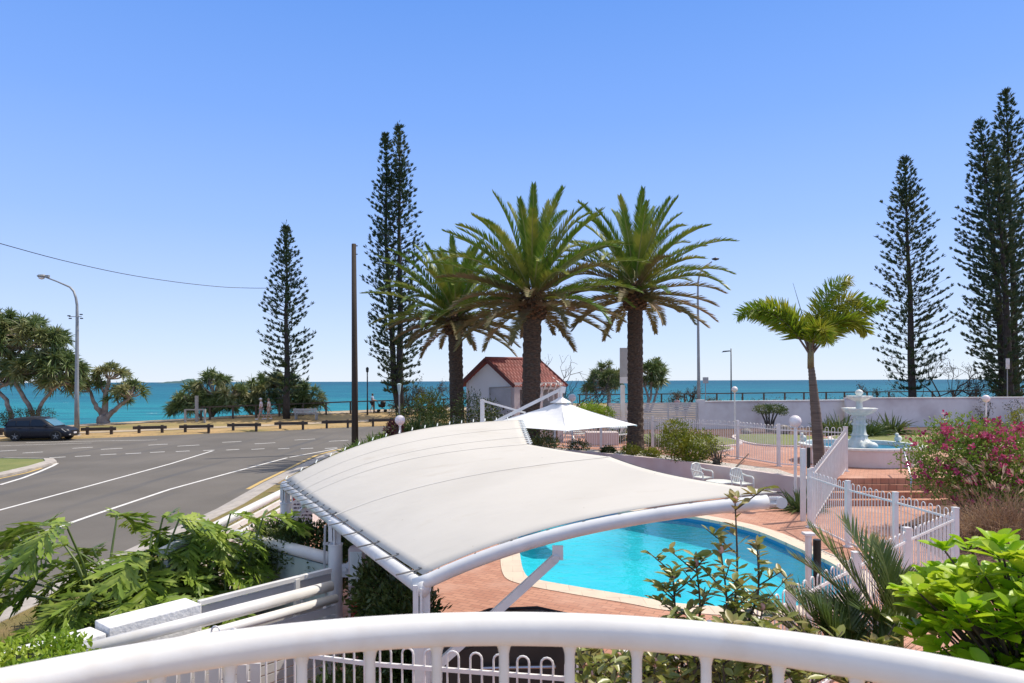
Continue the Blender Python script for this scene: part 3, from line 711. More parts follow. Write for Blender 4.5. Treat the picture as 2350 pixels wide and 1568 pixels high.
c3 = Vector((*atz(1652, 22.1), 0))
t = thing('plastic_table', (c3.x, c3.y, 0), 'low round white table between the two plastic armchairs', 'table')
MB().lathe((c3.x, c3.y, 0), [(.45, .40), (.46, .42), (.44, .43)], 24).build('tabletop', M_statuewhite, t)
for k in range(4): MB().tube([(c3.x+.3*math.cos(k*1.57+.7), c3.y+.3*math.sin(k*1.57+.7), 0), (c3.x+.22*math.cos(k*1.57+.7), c3.y+.22*math.sin(k*1.57+.7), .41)], .02, 6).build('leg', M_statuewhite, t)
# white picnic settings on the terrace behind the fence
def picnic(px, d, label):
    x, y = atz(px, d); t = thing('picnic_table', (x, y, TZ), label, 'picnic table', 'white picnic tables on the terrace', .5)
    MB().box((0, 0, .74), (1.3, .7, .05)).build('tabletop', M_statuewhite, t, local=True)
    for s in (-1, 1):
        MB().box((0, s*.65, .44), (1.3, .26, .045)).build('bench_seat', M_statuewhite, t, local=True)
        MB().beam((s*.5, -.65, .0), (s*.5, .1, .74), .05, .05).beam((s*.5, .65, 0), (s*.5, -.1, .74), .05, .05).box((s*.5, 0, .40), (.05, 1.4, .05)).build('leg', M_statuewhite, t, local=True)
picnic(1325, 33.5, 'white picnic table seen under the umbrella edge, left one')
picnic(1418, 33.0, 'white picnic table in front of the pale planter, right one')

# ------------------------------------------------------------------ umbrella
ux, uy = 1.26, 18.0
t = thing('cantilever_umbrella', (-.9, 18.3, 0), 'square white cantilever umbrella with a pointed top and a slanting arm', 'umbrella')
apex = Vector((ux+.03, uy, 3.16)); ze = 2.52; R = 2.03
cor = [Vector((ux+R, uy+.0, ze)), Vector((ux, uy-R, ze)), Vector((ux-R, uy, ze)), Vector((ux, uy+R, ze))]
cl = MB()
m = 8
for k in range(4):
    A = cor[k]; B = cor[(k+1) % 4]; vs = []; fs = []
    for i in range(m+1):
        for j in range(m+1):
            e = A.lerp(B, j/m); sag = .08*math.sin(math.pi*j/m); e = e+(Vector((ux, uy, ze))-e)*.07*math.sin(math.pi*j/m)
            s = .06+.94*i/m; p = apex.lerp(e, s); p.z -= .10*math.sin(math.pi*s)*(.4+.6*math.sin(math.pi*j/m)); vs.append(p)
    for i in range(m):
        for j in range(m): fs.append((i*(m+1)+j, (i+1)*(m+1)+j, (i+1)*(m+1)+j+1, i*(m+1)+j+1))
    cl.add(vs, fs)
o = cl.build('canopy', M_umb, t, smooth=False); md = o.modifiers.new('s', 'SOLIDIFY'); md.thickness = .006
vt = MB()
for k in range(4):
    A = cor[k]-apex; B = cor[(k+1) % 4]-apex
    vt.add([apex+Vector((0, 0, .12)), apex+A*.14+Vector((0, 0, .05)), apex+B*.14+Vector((0, 0, .05))], [(0, 1, 2)])
o = vt.build('vent_cap', M_umb, t); md = o.modifiers.new('s', 'SOLIDIFY'); md.thickness = .006
rb = MB()
for k in range(4): rb.tube([apex-Vector((0, 0, .05)), cor[k]+Vector((0, 0, -.02))], .014, 6)
rb.build('ribs', M_pipe, t)
hub = apex+Vector((.05, 0, .36))
MB().tube([apex+Vector((0, 0, -.1)), apex+Vector((0, 0, .28))], .035, 10).box(hub+Vector((0, 0, -.06)), (.13, .10, .17), ry=.2).tube([hub+Vector((-.04, -.04, 0)), hub+Vector((-.1, -.04, -.05)), hub+Vector((-.12, -.03, -.3))], .012, 6).build('hub', M_white, t)
pb = at(1107, 965, 18.3)
MB().beam(hub+Vector((0, 0, -.02)), Vector((pb.x+.1, 18.3, 2.48)), .06, .085).build('arm', M_white, t)
MB().box((pb.x, 18.3, 1.6), (.11, .11, 3.22)).build('mast', M_white, t)
MB().beam((pb.x, 18.3, 3.17), (pb.x+1.16, 18.3, 2.84), .04, .05).build('brace', M_white, t)
MB().box((pb.x, 18.3, .05), (.8, .8, .09)).build('base_plate', M_white, t)

# ------------------------------------------------------------------ tensile canopy over the barbecue area
ct = thing('shade_canopy', (-2.4, 9.3, 0), 'big off white fabric canopy stretched over curved white pipes beside the pool', 'shade canopy')
ST = [((-.86, 6.5, 1.86), (2.56, 6.6, 2.62), .17), ((-2.42, 9.3, 1.88), (1.33, 9.3, 2.66), .15), ((-3.2, 10.6, 1.93), (.255, 11.4, 2.64), .20), ((-3.92, 11.8, 2.00), (.13, 14.0, 2.90), .32)]
def canopy_pt(s, tt):
    k = min(2, int(s*3)); f = s*3-k
    B = Vector(ST[k][0]).lerp(Vector(ST[k+1][0]), f); T = Vector(ST[k][1]).lerp(Vector(ST[k+1][1]), f); b = ST[k][2]*(1-f)+ST[k+1][2]*f
    # scalloped outer and inner hems between ribs
    sc = math.sin(math.pi*f)
    dv = T-B
    if k == 0: T = T-dv*.035*sc
    p = B.lerp(T, tt); p.z += b*(4*tt*(1-tt))*(1.28-.62*tt)
    p.z -= .035*sc*(.3+.7*math.sin(math.pi*tt))
    return p
cf = MB(); ns, ntt = 45, 30
vs = [canopy_pt(i/ns, j/ntt) for i in range(ns+1) for j in range(ntt+1)]
cf.add(vs, [(i*(ntt+1)+j, i*(ntt+1)+j+1, (i+1)*(ntt+1)+j+1, (i+1)*(ntt+1)+j) for i in range(ns) for j in range(ntt)])
o = cf.build('fabric', MATS['canopy_fabric'], ct, smooth=True); md = o.modifiers.new('s', 'SOLIDIFY'); md.thickness = .006; md.offset = -1
# seams
M_seam = plain('seam_weld', (.665, .64, .60), None, .7)
for s in (1/3, 2/3, .76, .88):
    sm_ = MB()
    A_ = [canopy_pt(s-.003, j/30)+Vector((0, 0, .004)) for j in range(31)]; B_ = [canopy_pt(s, j/30)+Vector((0, 0, .004)) for j in range(31)]; C_ = [canopy_pt(s+.003, j/30)+Vector((0, 0, .004)) for j in range(31)]
    sm_.add(A_+B_+C_, [(i, i+1, 32+i, 31+i) for i in range(30)]+[(31+i, 32+i, 63+i, 62+i) for i in range(30)])
    sm_.build('seam', M_seam, ct)
# ribs (near one runs along the front hem)
for k, (B, T, b) in enumerate(ST):
    pts = []
    s = k/3
    for j in range(0, 23):
        tt = -.02+j/22*(.985 if k == 0 else 1.02); p = canopy_pt(s, max(0, min(1, tt)))
        if tt < 0: p = p+(Vector(B)-Vector(T))*.02
        off = Vector((0, -.055, -.075)) if k == 0 else (Vector((0, .10, -.14)) if k == 3 else Vector((0, 0, -.13)))
        pts.append(p+off)
    MB().tube(pts, .066 if k == 0 else .06, 18).build('rib', M_pipe, ct, smooth=True)
# eave beam and posts
bp = [Vector(x[0])+Vector((.005, 0, -.105)) for x in (ST[0], ST[1], ST[3])]
bp[0] = bp[0]+Vector((.0, -.07, .0))
MB().tube([bp[0]+(bp[0]-bp[1]).normalized()*.05, bp[1], bp[2]+(bp[2]-bp[1]).normalized()*.1], .075, 18).build('eave_beam', M_pipe, ct, smooth=True)
for k, q in enumerate(bp):
    MB().tube([(q.x, q.y, 0), (q.x, q.y, q.z-.30)], .095, 24, caps=True).tube([(q.x, q.y, q.z-.30), (q.x, q.y, q.z-.285)], .102, 24).build('post', M_pipe, ct, smooth=False)
    MB().box((q.x, q.y, q.z-.14), (.02, .15, .30)).box((q.x, q.y, q.z-.14), (.15, .02, .30)).box((q.x-.05, q.y-.05, q.z-.1), (.05, .05, .28)).build('saddle_plate', M_pipe, ct)
# struts and their brackets
for k, (tt, zl) in enumerate(((.37, 1.0), (.30, 1.15), (.22, 1.3))):
    s = (0, 1/3, 1)[k]; q = bp[k]
    j = canopy_pt(s, tt)+(Vector((0, -.10, -.28)) if k == 0 else Vector((0, 0, -.26)))
    a = Vector((q.x+.12, q.y, zl))
    MB().beam(a, j, .075, .075).build('strut', M_pipe, ct)
    MB().box(j+Vector((.02, 0, .05)), (.10, .04, .13)).tube([j+Vector((.0, -.05, 0)), j+Vector((.0, .05, 0))], .032, 10).build('bracket', M_pipe, ct)
    MB().box((q.x+.12, q.y, zl-.02), (.14, .05, .18)).tube([(q.x+.14, q.y-.06, zl), (q.x+.14, q.y+.06, zl)], .028, 10).build('bracket', M_pipe, ct)
# a second bracket hanging further out
j = canopy_pt(1/3, .78)+Vector((0, -.05, -.24)); MB().box(j, (.22, .06, .16), ry=.3).tube([j+Vector((.1, -.06, -.03)), j+Vector((.1, .06, -.03))], .05, 12).build('bracket', M_pipe, ct)
# lacing along eave: toggles and ties
lc = MB(); N = 15
for i in range(N):
    s = (i+.25)/N; p = canopy_pt(s, 0.0); d = Vector((-1, -.12, -.18)).normalized()
    if True:
        lc.tube([p+Vector((.03, 0, .01)), p+d*.12, p+d*.20], .009, 6)
        lc.tube([p+Vector((.02, .03, .02)), p+Vector((.05, -.02, .03)), p+Vector((-.03, -.01, -.04))], .007, 6)
lc.build('lacing', plain('lacing_rod', (.34, .33, .31), (.16, .15, .14), .5), ct)
cb = MB(); pts = [canopy_pt(0, j/40)+Vector((0, -.045, -.012)) for j in range(41)]; cb.tube(pts, .006, 6)
for j in range(2, 40, 4):
    p = canopy_pt(0, j/40)+Vector((0, -.05, -.015)); cb.box(p, (.028, .028, .02))
pts = [canopy_pt(i/30, 1)+Vector((.04, -.01, -.01)) for i in range(31)]; cb.tube(pts, .008, 6)
cb.build('edge_cable', plain('edge_cable', (.10, .095, .09), None, .5), ct)
for i in range(18):
    lt = MB(); p = canopy_pt(1, i/18); lt.tube([p+Vector((0, 0, .01)), p+Vector((0, .09, .055))], .010, 5); lt.build('rope_tie', M_statuewhite, ct)
for i in range(14):
    lt = MB(); p = canopy_pt(2/3+(i+.5)/42, 1); lt.tube([p+Vector((-.01, 0, .01)), p+Vector((.09, 0, .01))], .012, 5); lt.build('rope_tie', M_statuewhite, ct)
# white batten on kinked outer edge
MB().tube([canopy_pt(2/3+i/30, 1)+Vector((.05, 0, -.02)) for i in range(11)], .025, 8).build('edge_pipe', M_white, ct)
tp = Vector(ST[0][1])+Vector((-.13, -.06, -.08))
MB().lathe((tp.x+.22, tp.y, tp.z), [(.001, -.0)], 3).build('pin', M_pipe, ct) if False else None
MB().beam(tp+Vector((-.12, 0, 0.03)), tp+Vector((.12, .02, .02)), .03, .02).tube([tp+Vector((-.1, 0, -.03)), tp+Vector((.1, .0, -.03))], .012, 8).box(tp+Vector((.10, .03, -.01)), (.11, .03, .09)).tube([tp+Vector((.15, .0, -.02)), tp+Vector((.15, .05, -.02))], .055, 20).build('tip_bracket', M_pipe, ct)

# covered barbecue
t = thing('covered_barbecue', (.05, 6.95, 0), 'large barbecue under a black vinyl cover beneath the canopy', 'barbecue')
mb = MB(); prof = [(-.86, 0), (-.92, .5), (-.88, .96), (-.62, 1.10), (-.28, 1.22), (.25, 1.24), (.62, 1.16), (.84, 1.02), (.92, .9), (.93, .5), (.86, 0)]
vs = []
for y, k in ((6.45, .97), (6.50, 1.0), (7.35, 1.0), (7.42, .97)): vs += [(.02+a*k, y, b*(.985 if k < 1 else 1)) for a, b in prof]
n = len(prof)
mb.add(vs, [(r*n+i, r*n+i+1, (r+1)*n+i+1, (r+1)*n+i) for r in range(3) for i in range(n-1)]+[tuple(range(n)), tuple(reversed(range(3*n, 4*n)))])
mb.build('cover', M_black, t, bevel=.03)
MB().tube([(-.3, 6.42, 1.0), (.4, 6.40, 1.02)], .018, 8).build('handle', M_chrome, t)

# small things on the middle post
t = thing('meter_box', (-2.15, 9.15, .6), 'pale rounded junction box fixed to the middle canopy post', 'meter box')
q = bp[1]
MB().box((q.x+.30, q.y+.03, 1.17), (.24, .20, .58)).build('box_body', M_pinkw, t, bevel=.05)
MB().box((q.x+.30, q.y-.08, 1.17), (.17, .02, .46)).build('door', M_statuewhite, t, bevel=.01)
o = MB().box((q.x+.25, q.y+.1, .5), (.16, .16, 1.0)).build('service_pillar', M_pinkw); tag(o, 'narrow pinkish pillar standing behind the middle canopy post', 'pillar')
t = thing('fire_extinguisher', (q.x+.3, q.y-.1, .45), 'red fire extinguisher hanging beside the middle canopy post', 'fire extinguisher')
MB().lathe((q.x+.29, q.y-.08, .38), [(.05, 0), (.065, .02), (.065, .32), (.04, .38), (.02, .40)], 16).build('cylinder', M_red, t, smooth=True)
MB().box((q.x+.29, q.y-.08, .80), (.03, .08, .03)).tube([(q.x+.31, q.y-.08, .79), (q.x+.38, q.y-.08, .72), (q.x+.36, q.y-.09, .5)], .012, 6).build('hose', M_blackp, t)
o = MB().tube([(q.x-.13, q.y-.03, 1.75), (q.x-.14, q.y-.04, 1.3), (q.x-.12, q.y-.04, .8), (q.x-.13, q.y-.04, .1)], .016, 8).box((q.x-.12, q.y-.03, 1.5), (.07, .05, .03)).box((q.x-.12, q.y-.03, 1.12), (.07, .05, .03)).box((q.x-.12, q.y-.03, .66), (.07, .05, .03)).build('conduit', M_signback)
tag(o, 'grey conduit strapped down the left side of the middle canopy post', 'pipe')
pts = [(q.x-.12, q.y-.1, .72)]+[(q.x-.28+.14*math.cos(a), q.y-.12, .76+.15*math.sin(a)) for a in [-.9-.35*k for k in range(12)]]
o = MB().tube(pts, .017, 8).build('hose_loop', M_white, smooth=True); tag(o, 'loop of white hose hanging left of the middle canopy post', 'hose')
t = thing('notice_board', (-3.6, 12.1, 1.2), 'white notice with a red triangle hung by the far canopy post', 'sign')
c = at(693, 1150, 12.4)
MB().box((c.x, c.y, c.z-.15), (.38, .02, .75)).build('board', M_sign, t)
MB().add([(c.x-.16, c.y-.014, c.z+.18), (c.x-.16, c.y-.014, c.z+.0), (c.x+.12, c.y-.014, c.z+.16)], [(0, 1, 2)]).build('red_mark', M_red, t)
rr = random.Random(5)
for i in range(6):
    mb = MB(); x = c.x-.15
    while x < c.x+.13:
        l = rr.uniform(.02, .06); mb.box((x+l/2, c.y-.013, c.z-.06-.065*i), (l, .004, .028)); x += l+.018
    mb.build('lettering', M_ink, t)
# ------------------------------------------------------------------ balcony rail in the foreground
RC = 1.42; RZ = EYE-.5155
bt = thing('balcony_railing', (0, RC, 2.2), 'curved white tubular balcony railing with round balusters across the foreground', 'railing')
CX = -.03
pts = [(CX+RC*math.sin(a)*1.0, RC*math.cos(a), RZ) for a in [math.radians(-86+172*i/80) for i in range(81)]]
MB().tube(pts, .0335, 32).build('handrail', M_rail, bt, smooth=True)
for i, px in enumerate((-1300, -960, -610, -260, 40, 200, 362, 527, 692, 849, 1002, 1156, 1307, 1461, 1620, 1786, 1965, 2160, 2380)):
    u = (px-1175)/F; a = math.atan(u)
    if abs(a) > 1.4: continue
    x, y = CX+RC*math.sin(a+.02*math.cos(a)), RC*math.cos(a+.02*math.cos(a))
    MB().tube([(x, y, RZ-.012), (x, y, RZ-.030), (x, y, RZ-.040), (x, y, RZ-.052), (x, y, RZ-1.0)], [.026, .0175, .013, .0105, .0102], 16, caps=False).build('baluster', M_rail, bt, smooth=True)
pts2 = [(p[0], p[1], RZ-.93) for p in pts]
MB().tube(pts2, .018, 12).build('bottom_rail', M_rail, bt, smooth=True)
fl = [(RC*1.06*math.sin(a), RC*1.06*math.cos(a)) for a in [math.radians(-86+172*i/40) for i in range(41)]]
mb = MB(); mb.prism([(-2.6, -1.6), (2.6, -1.6), (2.6, .1)]+list(reversed(fl))+[(-2.6, .1)], 2.0, 2.22)
struct(mb.build('balcony_floor', M_tilefloor))

# ------------------------------------------------------------------ low walls and rails at the left
t = thing('roughcast_wall', (-4.2, 7.0, 0), 'white roughcast wall beside the philodendron, stepping up at its near end', 'wall')
def oriented(mb, a, b, th, z0, z1):
    a = Vector((*a, 0)); b = Vector((*b, 0)); m_ = (a+b)/2; rz = math.atan2(b.y-a.y, b.x-a.x)
    return mb.box((m_.x, m_.y, (z0+z1)/2), ((b-a).length, th, z1-z0), rz)
oriented(MB(), (-4.17, 6.92), (-3.58, 7.65), .36, 0, 1.25).build('wall_block', M_rough, t, bevel=.012)
oriented(MB(), (-6.6, 3.4), (-4.19, 6.90), .34, 0, 1.20).build('wall_block', M_rough, t, bevel=.012)
t = thing('slat_fence', (-3.0, 7.4, 0), 'white horizontal slat fence capped with two round tubes leading to the middle canopy post', 'fence')
a = Vector((-4.02, 6.36, 0)); b = Vector((-2.22, 8.35, 0)); nrm = Vector((.74, -.67, 0))
al = a-(b-a)*.15
MB().tube([al+Vector((0, 0, 1.20)), b+Vector((0, 0, 1.20))], .062, 16).build('top_tube', M_white, t, smooth=True)
MB().tube([al+nrm*.11+Vector((0, 0, 1.07)), b+nrm*.11+Vector((0, 0, 1.07))], .052, 16).build('top_tube', M_white, t, smooth=True)
for i in range(9):
    z = .93-i*.112; MB().beam(al+nrm*.08+Vector((0, 0, z)), b+nrm*.08+Vector((0, 0, z)), .018, .094).build('slat', M_slat, t)
for q in (-.1, .35, .97): c = a.lerp(b, q)+nrm*.03; MB().box((c.x, c.y, .50), (.07, .07, 1.0), .83).build('post', M_white, t)
t = thing('slat_fence', (-3.0, 8.4, 0), 'grey shaded board rail with a flat white top bar behind the round tubes', 'fence')
a = Vector((-3.55, 7.72, 0)); b = Vector((-2.42, 9.05, 0))
MB().beam(a+Vector((0, 0, 1.20)), b+Vector((0, 0, 1.20)), .07, .05).build('top_rail', M_white, t)
MB().beam(a+Vector((0, .03, 1.03)), b+Vector((0, .03, 1.03)), .02, .24).beam(a+Vector((0, .03, .75)), b+Vector((0, .03, .75)), .02, .22).beam(a+Vector((0, .03, .45)), b+Vector((0, .03, .45)), .02, .22).build('board', M_slat, t)
for q in (.0, .72): c = a.lerp(b, q); MB().box((c.x, c.y-.03, .6), (.06, .06, 1.2), .85).build('post', M_white, t)
t = thing('panel_fence', (-3.3, 10.1, 0), 'pale green weathered panel below a thick round tube behind the philodendron', 'fence')
a = Vector((-4.25, 10.95, 0)); b = Vector((-2.55, 9.62, 0))
MB().tube([a+Vector((-.3, .3, 1.18)), a+Vector((-.05, .05, 1.20)), b+Vector((0, 0, 1.20))], .088, 18).build('top_tube', M_white, t, smooth=True)
oriented(MB(), a[:2], b[:2], .05, 0, 1.10).build('panel', M_green_panel, t)
M_violet = plain('faint_violet_ink', (.45, .38, .58))
t = thing('boundary_fence', (-5.0, 16, 0), 'long white boundary fence with tube rails beyond the philodendron', 'fence')
a = Vector((-4.93, 9.6, 0)); b = Vector((-5.1, 25, 0))
MB().tube([a+Vector((0, 0, 1.30)), b+Vector((0, 0, 1.30))], .075, 16).build('top_tube', M_white, t, smooth=True)
MB().beam(a+Vector((.05, 0, 1.14)), b+Vector((.05, 0, 1.14)), .06, .09).build('rail', M_white, t)
MB().beam(a+Vector((.09, 0, 1.00)), b+Vector((.09, 0, 1.00)), .06, .07).build('rail', M_white, t)
MB().beam(a+Vector((.04, 0, .47)), b+Vector((.04, 0, .47)), .04, .94).build('panel', M_fence, t)
rr = random.Random(11)
for i in range(4):
    mb = MB(); y = 12.2
    while y < 12.9:
        l = rr.uniform(.05, .12); mb.box((-4.9, y+l/2, .80-.055*i), (.006, l, .012)); y += l+.04
    mb.build('lettering', M_violet, t)
t = thing('slat_gate', (-3.0, 5.5, 0), 'white vertical slat gate panel low at the left under the balcony rail', 'gate')
for i in range(9): MB().box((-3.05+.105*i, 5.62+.03*i, .66), (.085, .02, 1.25)).build('slat', M_slat, t)
for z in (.2, 1.1): MB().beam((-3.1, 5.65, z), (-2.2, 5.9, z), .02, .05).build('rail', M_slat, t)
o = MB().box((-3.3, 5.55, .68), (.16, .16, 1.36)).build('roughcast_pier', M_rough); tag(o, 'white roughcast pier beside the slat gate under the balcony rail', 'pier')

# ------------------------------------------------------------------ utility pole, wire, street lamps
def base_pt(px, d, z): x, y = atz(px, d); return Vector((x, y, z))
pp = base_pt(814, 35.2, .1); zt = at(814, 560, 35.2).z
t = thing('utility_pole', pp, 'tall dark wooden utility pole without a crossarm standing at the road corner', 'utility pole')
MB().tube([pp, pp+Vector((0, 0, 4)), Vector((pp.x-.02, pp.y, zt))], [.175, .155, .115], 14).build('pole', M_pole, t, smooth=True)
MB().tube([(pp.x+.1, pp.y-.1, zt-.12), (pp.x+.2, pp.y-.1, zt-.12)], .03, 6).tube([(pp.x+.1, pp.y-.1, zt-.55), (pp.x+.2, pp.y-.1, zt-.55)], .025, 6).build('bolt', M_dark, t)
pts = []
for (px, py) in ((-260, 488), (-120, 524), (0, 559), (140, 597), (280, 628), (400, 647), (500, 658), (560, 661), (612, 661.5), (656, 660)):
    d = 30+29*(px+260)/916; pts.append(at(px, py, d))
o = MB().tube([Vector(p) for p in catmull(pts, 4, False)], .022, 6).build('overhead_wire', M_cable); tag(o, 'black overhead wire sagging across the sky at the left', 'wire')

def street_lamp(px, base_y_d, arm_pts, top_pts, label, headdir, zb):
    pass
# lamp at the left
d = 46.2; b0 = base_pt(176, d, .1)
t = thing('street_lamp', b0, 'grey street lamp with its arm reaching left, behind the dark parked car', 'street lamp', 'tall grey street lamps')
P = [b0]+[at(px, py, d) for px, py in ((176, 900), (177, 740), (176.5, 700), (174, 684), (169, 669), (160, 659), (130, 646), (106, 637))]
MB().tube(P, [.17, .13, .10, .085, .08, .075, .065, .05, .045], 12).tube([b0, b0+Vector((0, 0, .06))], .26, 12).build('pole', M_steel, t, smooth=True)
h = at(96, 634.5, d)
MB().lathe(h, [(.02, -.13), (.2, -.06), (.27, .02), (.2, .11), (.03, .14)], 14, 1.25, .8).box(h+Vector((.32, 0, 0)), (.34, .18, .16)).build('lamp_head', M_steel, t, smooth=False)
MB().lathe(h+Vector((-.03, 0, -.08)), [(.02, -.13), (.16, -.08), (.2, 0)], 12).build('diffuser', MATS['globe_acrylic'], t, smooth=True)
mb = MB()
for (px, py) in ((158, 725), (161, 731), (186, 722), (187, 731)): mb.box(at(px, py, d), (.16, .1, .07))
mb.tube([at(158, 727, d), at(187, 727, d)], .02, 5); mb.build('bracket', M_dark, t)
# lamp at the right
d = 57.0; x0, y0 = atz(1603.5, d); zb = hgt(x0, y0) if y0 > K(x0) else .1
t = thing('street_lamp', (x0, y0, 0), 'thin grey street lamp with its arm reaching right beside the date palm', 'street lamp', 'tall grey street lamps')
P = [Vector((x0, y0, 0))]+[at(px, py, d) for px, py in ((1603.5, 860), (1601.5, 680), (1602, 648), (1606, 628), (1616, 612), (1634, 601))]
MB().tube(P, [.16, .13, .09, .08, .07, .06, .05], 12).build('pole', M_steel, t, smooth=True)
h = at(1642, 595, d); MB().lathe(h, [(.02, -.12), (.22, -.04), (.26, .04), (.03, .14)], 14, 1.3, .8).build('lamp_head', M_dark, t, smooth=True)
# black promenade lamps
def prom_lamp(px, ytop, arm, label, d):
    x, y = atz(px, d); zb = hgt(x, y); t = thing('promenade_lamp', (x, y, zb), label, 'street lamp', 'black promenade lamps')
    zt = at(px, ytop, d).z
    MB().tube([(x, y, zb), (x, y, zb+1.0), (x, y, zt)], [.09, .065, .05], 10).build('pole', M_dark, t, smooth=True)
    if arm: MB().tube([(x, y, zt-.25), (x-.4, y, zt-.22)], .03, 6).add([(x-.85, y-.12, zt-.36), (x-.1, y-.12, zt-.28), (x-.1, y+.12, zt-.28), (x-.85, y+.12, zt-.36), (x-.7, y-.1, zt-.22), (x-.15, y-.1, zt-.18), (x-.15, y+.1, zt-.18), (x-.7, y+.1, zt-.22)], [(3, 2, 1, 0), (4, 5, 6, 7), (0, 1, 5, 4), (1, 2, 6, 5), (2, 3, 7, 6), (3, 0, 4, 7)]).build('lamp_head', M_dark, t)
    else: MB().lathe((x, y, zt-.5), [(.05, 0), (.12, .1), (.14, .42), (.04, .52)], 10).build('lamp_head', M_dark, t)
prom_lamp(1678, 800, True, 'black promenade lamp with a flat head reaching left, against the sea', 63)
prom_lamp(967-0, 846, False, 'thin black promenade lamp just right of the utility pole', 62) if False else prom_lamp(843, 843, False, 'thin black promenade lamp just right of the utility pole', 62)

# sign posts
def sign_post(px, d, y0, y1, wpx, label, mat=M_signback, pole=M_steel, ybase=None, rz=0.0, pr=.04, zb=None):
    x, y = atz(px, d); zb = hgt(x, y) if zb is None else zb
    t = thing('sign_post', (x, y, zb), label, 'sign'); z0 = at(px, y0, d).z; z1 = at(px, y1, d).z; W_ = wpx/F*d
    MB().tube([(x, y, zb), (x, y, z0-.03)], pr, 10).build('pole', pole, t)
    MB().box((x, y-.05, (z0+z1)/2), (W_, .04, z0-z1), rz).build('sign_board', mat, t, bevel=.01)
    return t
sign_post(1619, 64, 866, 880, 13, 'small grey sign on a thin pole right of the tall street lamp')
sign_post(2312, 56, 823, 847, 9, 'small white sign on a pole in front of the rightmost pines', M_sign)
x, y = atz(1428, 36.5)
t = thing('sign_post', (x, y, TZ), 'tall grey sign panel on a white post, half hidden behind the right date palm', 'sign')
MB().box((x+.02, y, 2.0), (.22, .22, 2.9)).build('post', M_white, t)
c = at(1427, 832, 36.5); MB().box((c.x+.1, c.y-.1, c.z), (.44, .08, 1.55)).build('sign_board', M_signback, t, bevel=.01)
MB().box((c.x+.1, c.y-.1, c.z-.95), (.44, .08, .34)).build('sign_board', M_sign, t)
# pale post with a blue topped lamp near the pine
x, y = atz(916, 45); zb = hgt(x, y)
t = thing('bollard_lamp', (x, y, .1), 'slim grey lamp post with a tapered pale blue head in front of the twin pine', 'garden lamp')
z1 = at(916, 903, 45).z; MB().tube([(x, y, .1), (x, y, z1)], .05, 10).build('pole', M_steel, t)
zt = at(916, 880, 45).z; MB().lathe((x, y, z1-.1), [(.05, 0), (.14, zt-z1), (.16, zt-z1+.05), (.02, zt-z1+.1)], 12).build('lamp_head', plain('pale_blue_glass', (.45, .60, .62)), t, smooth=False)

# ------------------------------------------------------------------ bollard rails along the far kerb
for i, (xa, xb, yt, yb, desc) in enumerate(((187, 268, 982, 998.4, 'nearest the dark car'), (306, 384, 980, 994.5, 'second from the dark car, below the small pandanus'), (412, 491, 975, 992, 'under the pandanus clump'), (522, 600, 972, 988, 'below the walking couple'),
                                    (630, 707, 966, 984, 'at the foot of the single pine'), (738, 809, 963.5, 980, 'just left of the utility pole'), (846, 906, 960, 976, 'just right of the utility pole'), (-60, 14, 986, 1003, 'partly hidden behind the dark car'))):
    xm = (xa+xb)/2; hor = 874.3-ROLL*(xm-1175)
    d = 3.6*F/(yb-hor); A = Vector((*atz(xa, d-.3), 0)); B = Vector((*atz(xb, d+.3), 0)); c = (A+B)/2
    zt = .1+.52
    t = thing('timber_rail', (c.x, c.y, .08), 'low dark log rail beside the road, '+desc, 'barrier', 'low timber rails along the far side of the road')
    dv = (B-A).normalized()
    MB().beam(A+Vector((0, -.1, zt-.11)), B+Vector((0, -.1, zt-.11)), .09, .22).build('rail', M_timber2, t, bevel=.02)
    for q in (.16, .84): p = A.lerp(B, q); MB().box((p.x, p.y, .34), (.15, .15, .66)).build('post', M_timber2, t)

# ------------------------------------------------------------------ timber fence on the sea edge
def rail_fence(pxs, label, posts, off=-1.0, mids=True, h=None):
    P = []
    for px, py in pxs:
        d = onE(px, off); p = at(px, py, d); P.append(Vector((p.x, p.y, max(p.z, hgt(p.x, p.y)+.9))))
    t = thing('timber_fence', (P[0].x, P[0].y, hgt(P[0].x, P[0].y)), label, 'fence')
    mb = MB()
    for a, b in zip(P, P[1:]): mb.beam(a, b, .14, .10)
    mb.build('top_rail', M_timber, t)
    for px in posts:
        d = onE(px, off); x = (px-1175)/F*d
        for a, b in zip(P, P[1:]):
            if a.x <= x <= b.x: zz = a.z+(b.z-a.z)*(x-a.x)/(b.x-a.x)
        g_ = hgt(x, d); MB().box((x, d, (g_-.2+zz)/2), (.13, .13, zz-g_+.2)).build('post', M_timber, t)
    return t
rail_fence([(461, 935), (600, 930), (811, 922), (1018, 916), (1100, 913)], 'grey timber rail fence along the sea edge behind the walking couple and the pines', (461, 481, 534, 587, 641, 695, 748, 804, 858, 912, 966, 1018, 1060), -4.6)
rail_fence([(1325, 908), (1450, 907), (1570, 908), (1645, 912.7), (1753, 906.4), (1949, 906.4), (2134, 900.5), (2295, 895), (2420, 893)], 'dark timber promenade fence running behind the white wall on the right', (1330, 1400, 1470, 1518, 1571, 1645, 1704, 1753, 1801, 1845, 1896, 1938, 1990, 2040, 2090, 2140, 2188, 2240, 2290, 2345, 2400), -.8)
def frame_at(px0, px1, y_top, y_bot, label):
    d = onE(px0, -5.5); A = at(px0, y_top, d); B = at(px1, y_top, d); g0 = hgt(A.x, A.y)
    t = thing('goal_frame', (A.x, A.y, g0), label, 'gate')  # goal shaped timber frame where the sea side fence begins
    MB().beam((A.x, A.y, g0+1.0), (B.x, B.y, g0+1.0), .1, .1).build('rail', M_path, t)
    for p in (A, B): MB().box((p.x, p.y, g0+.5), (.14, .14, 1.05)).build('post', M_path, t)
frame_at(425, 470, 937, 960, 'pale timber goal shaped frame at the start of the sea side fence')
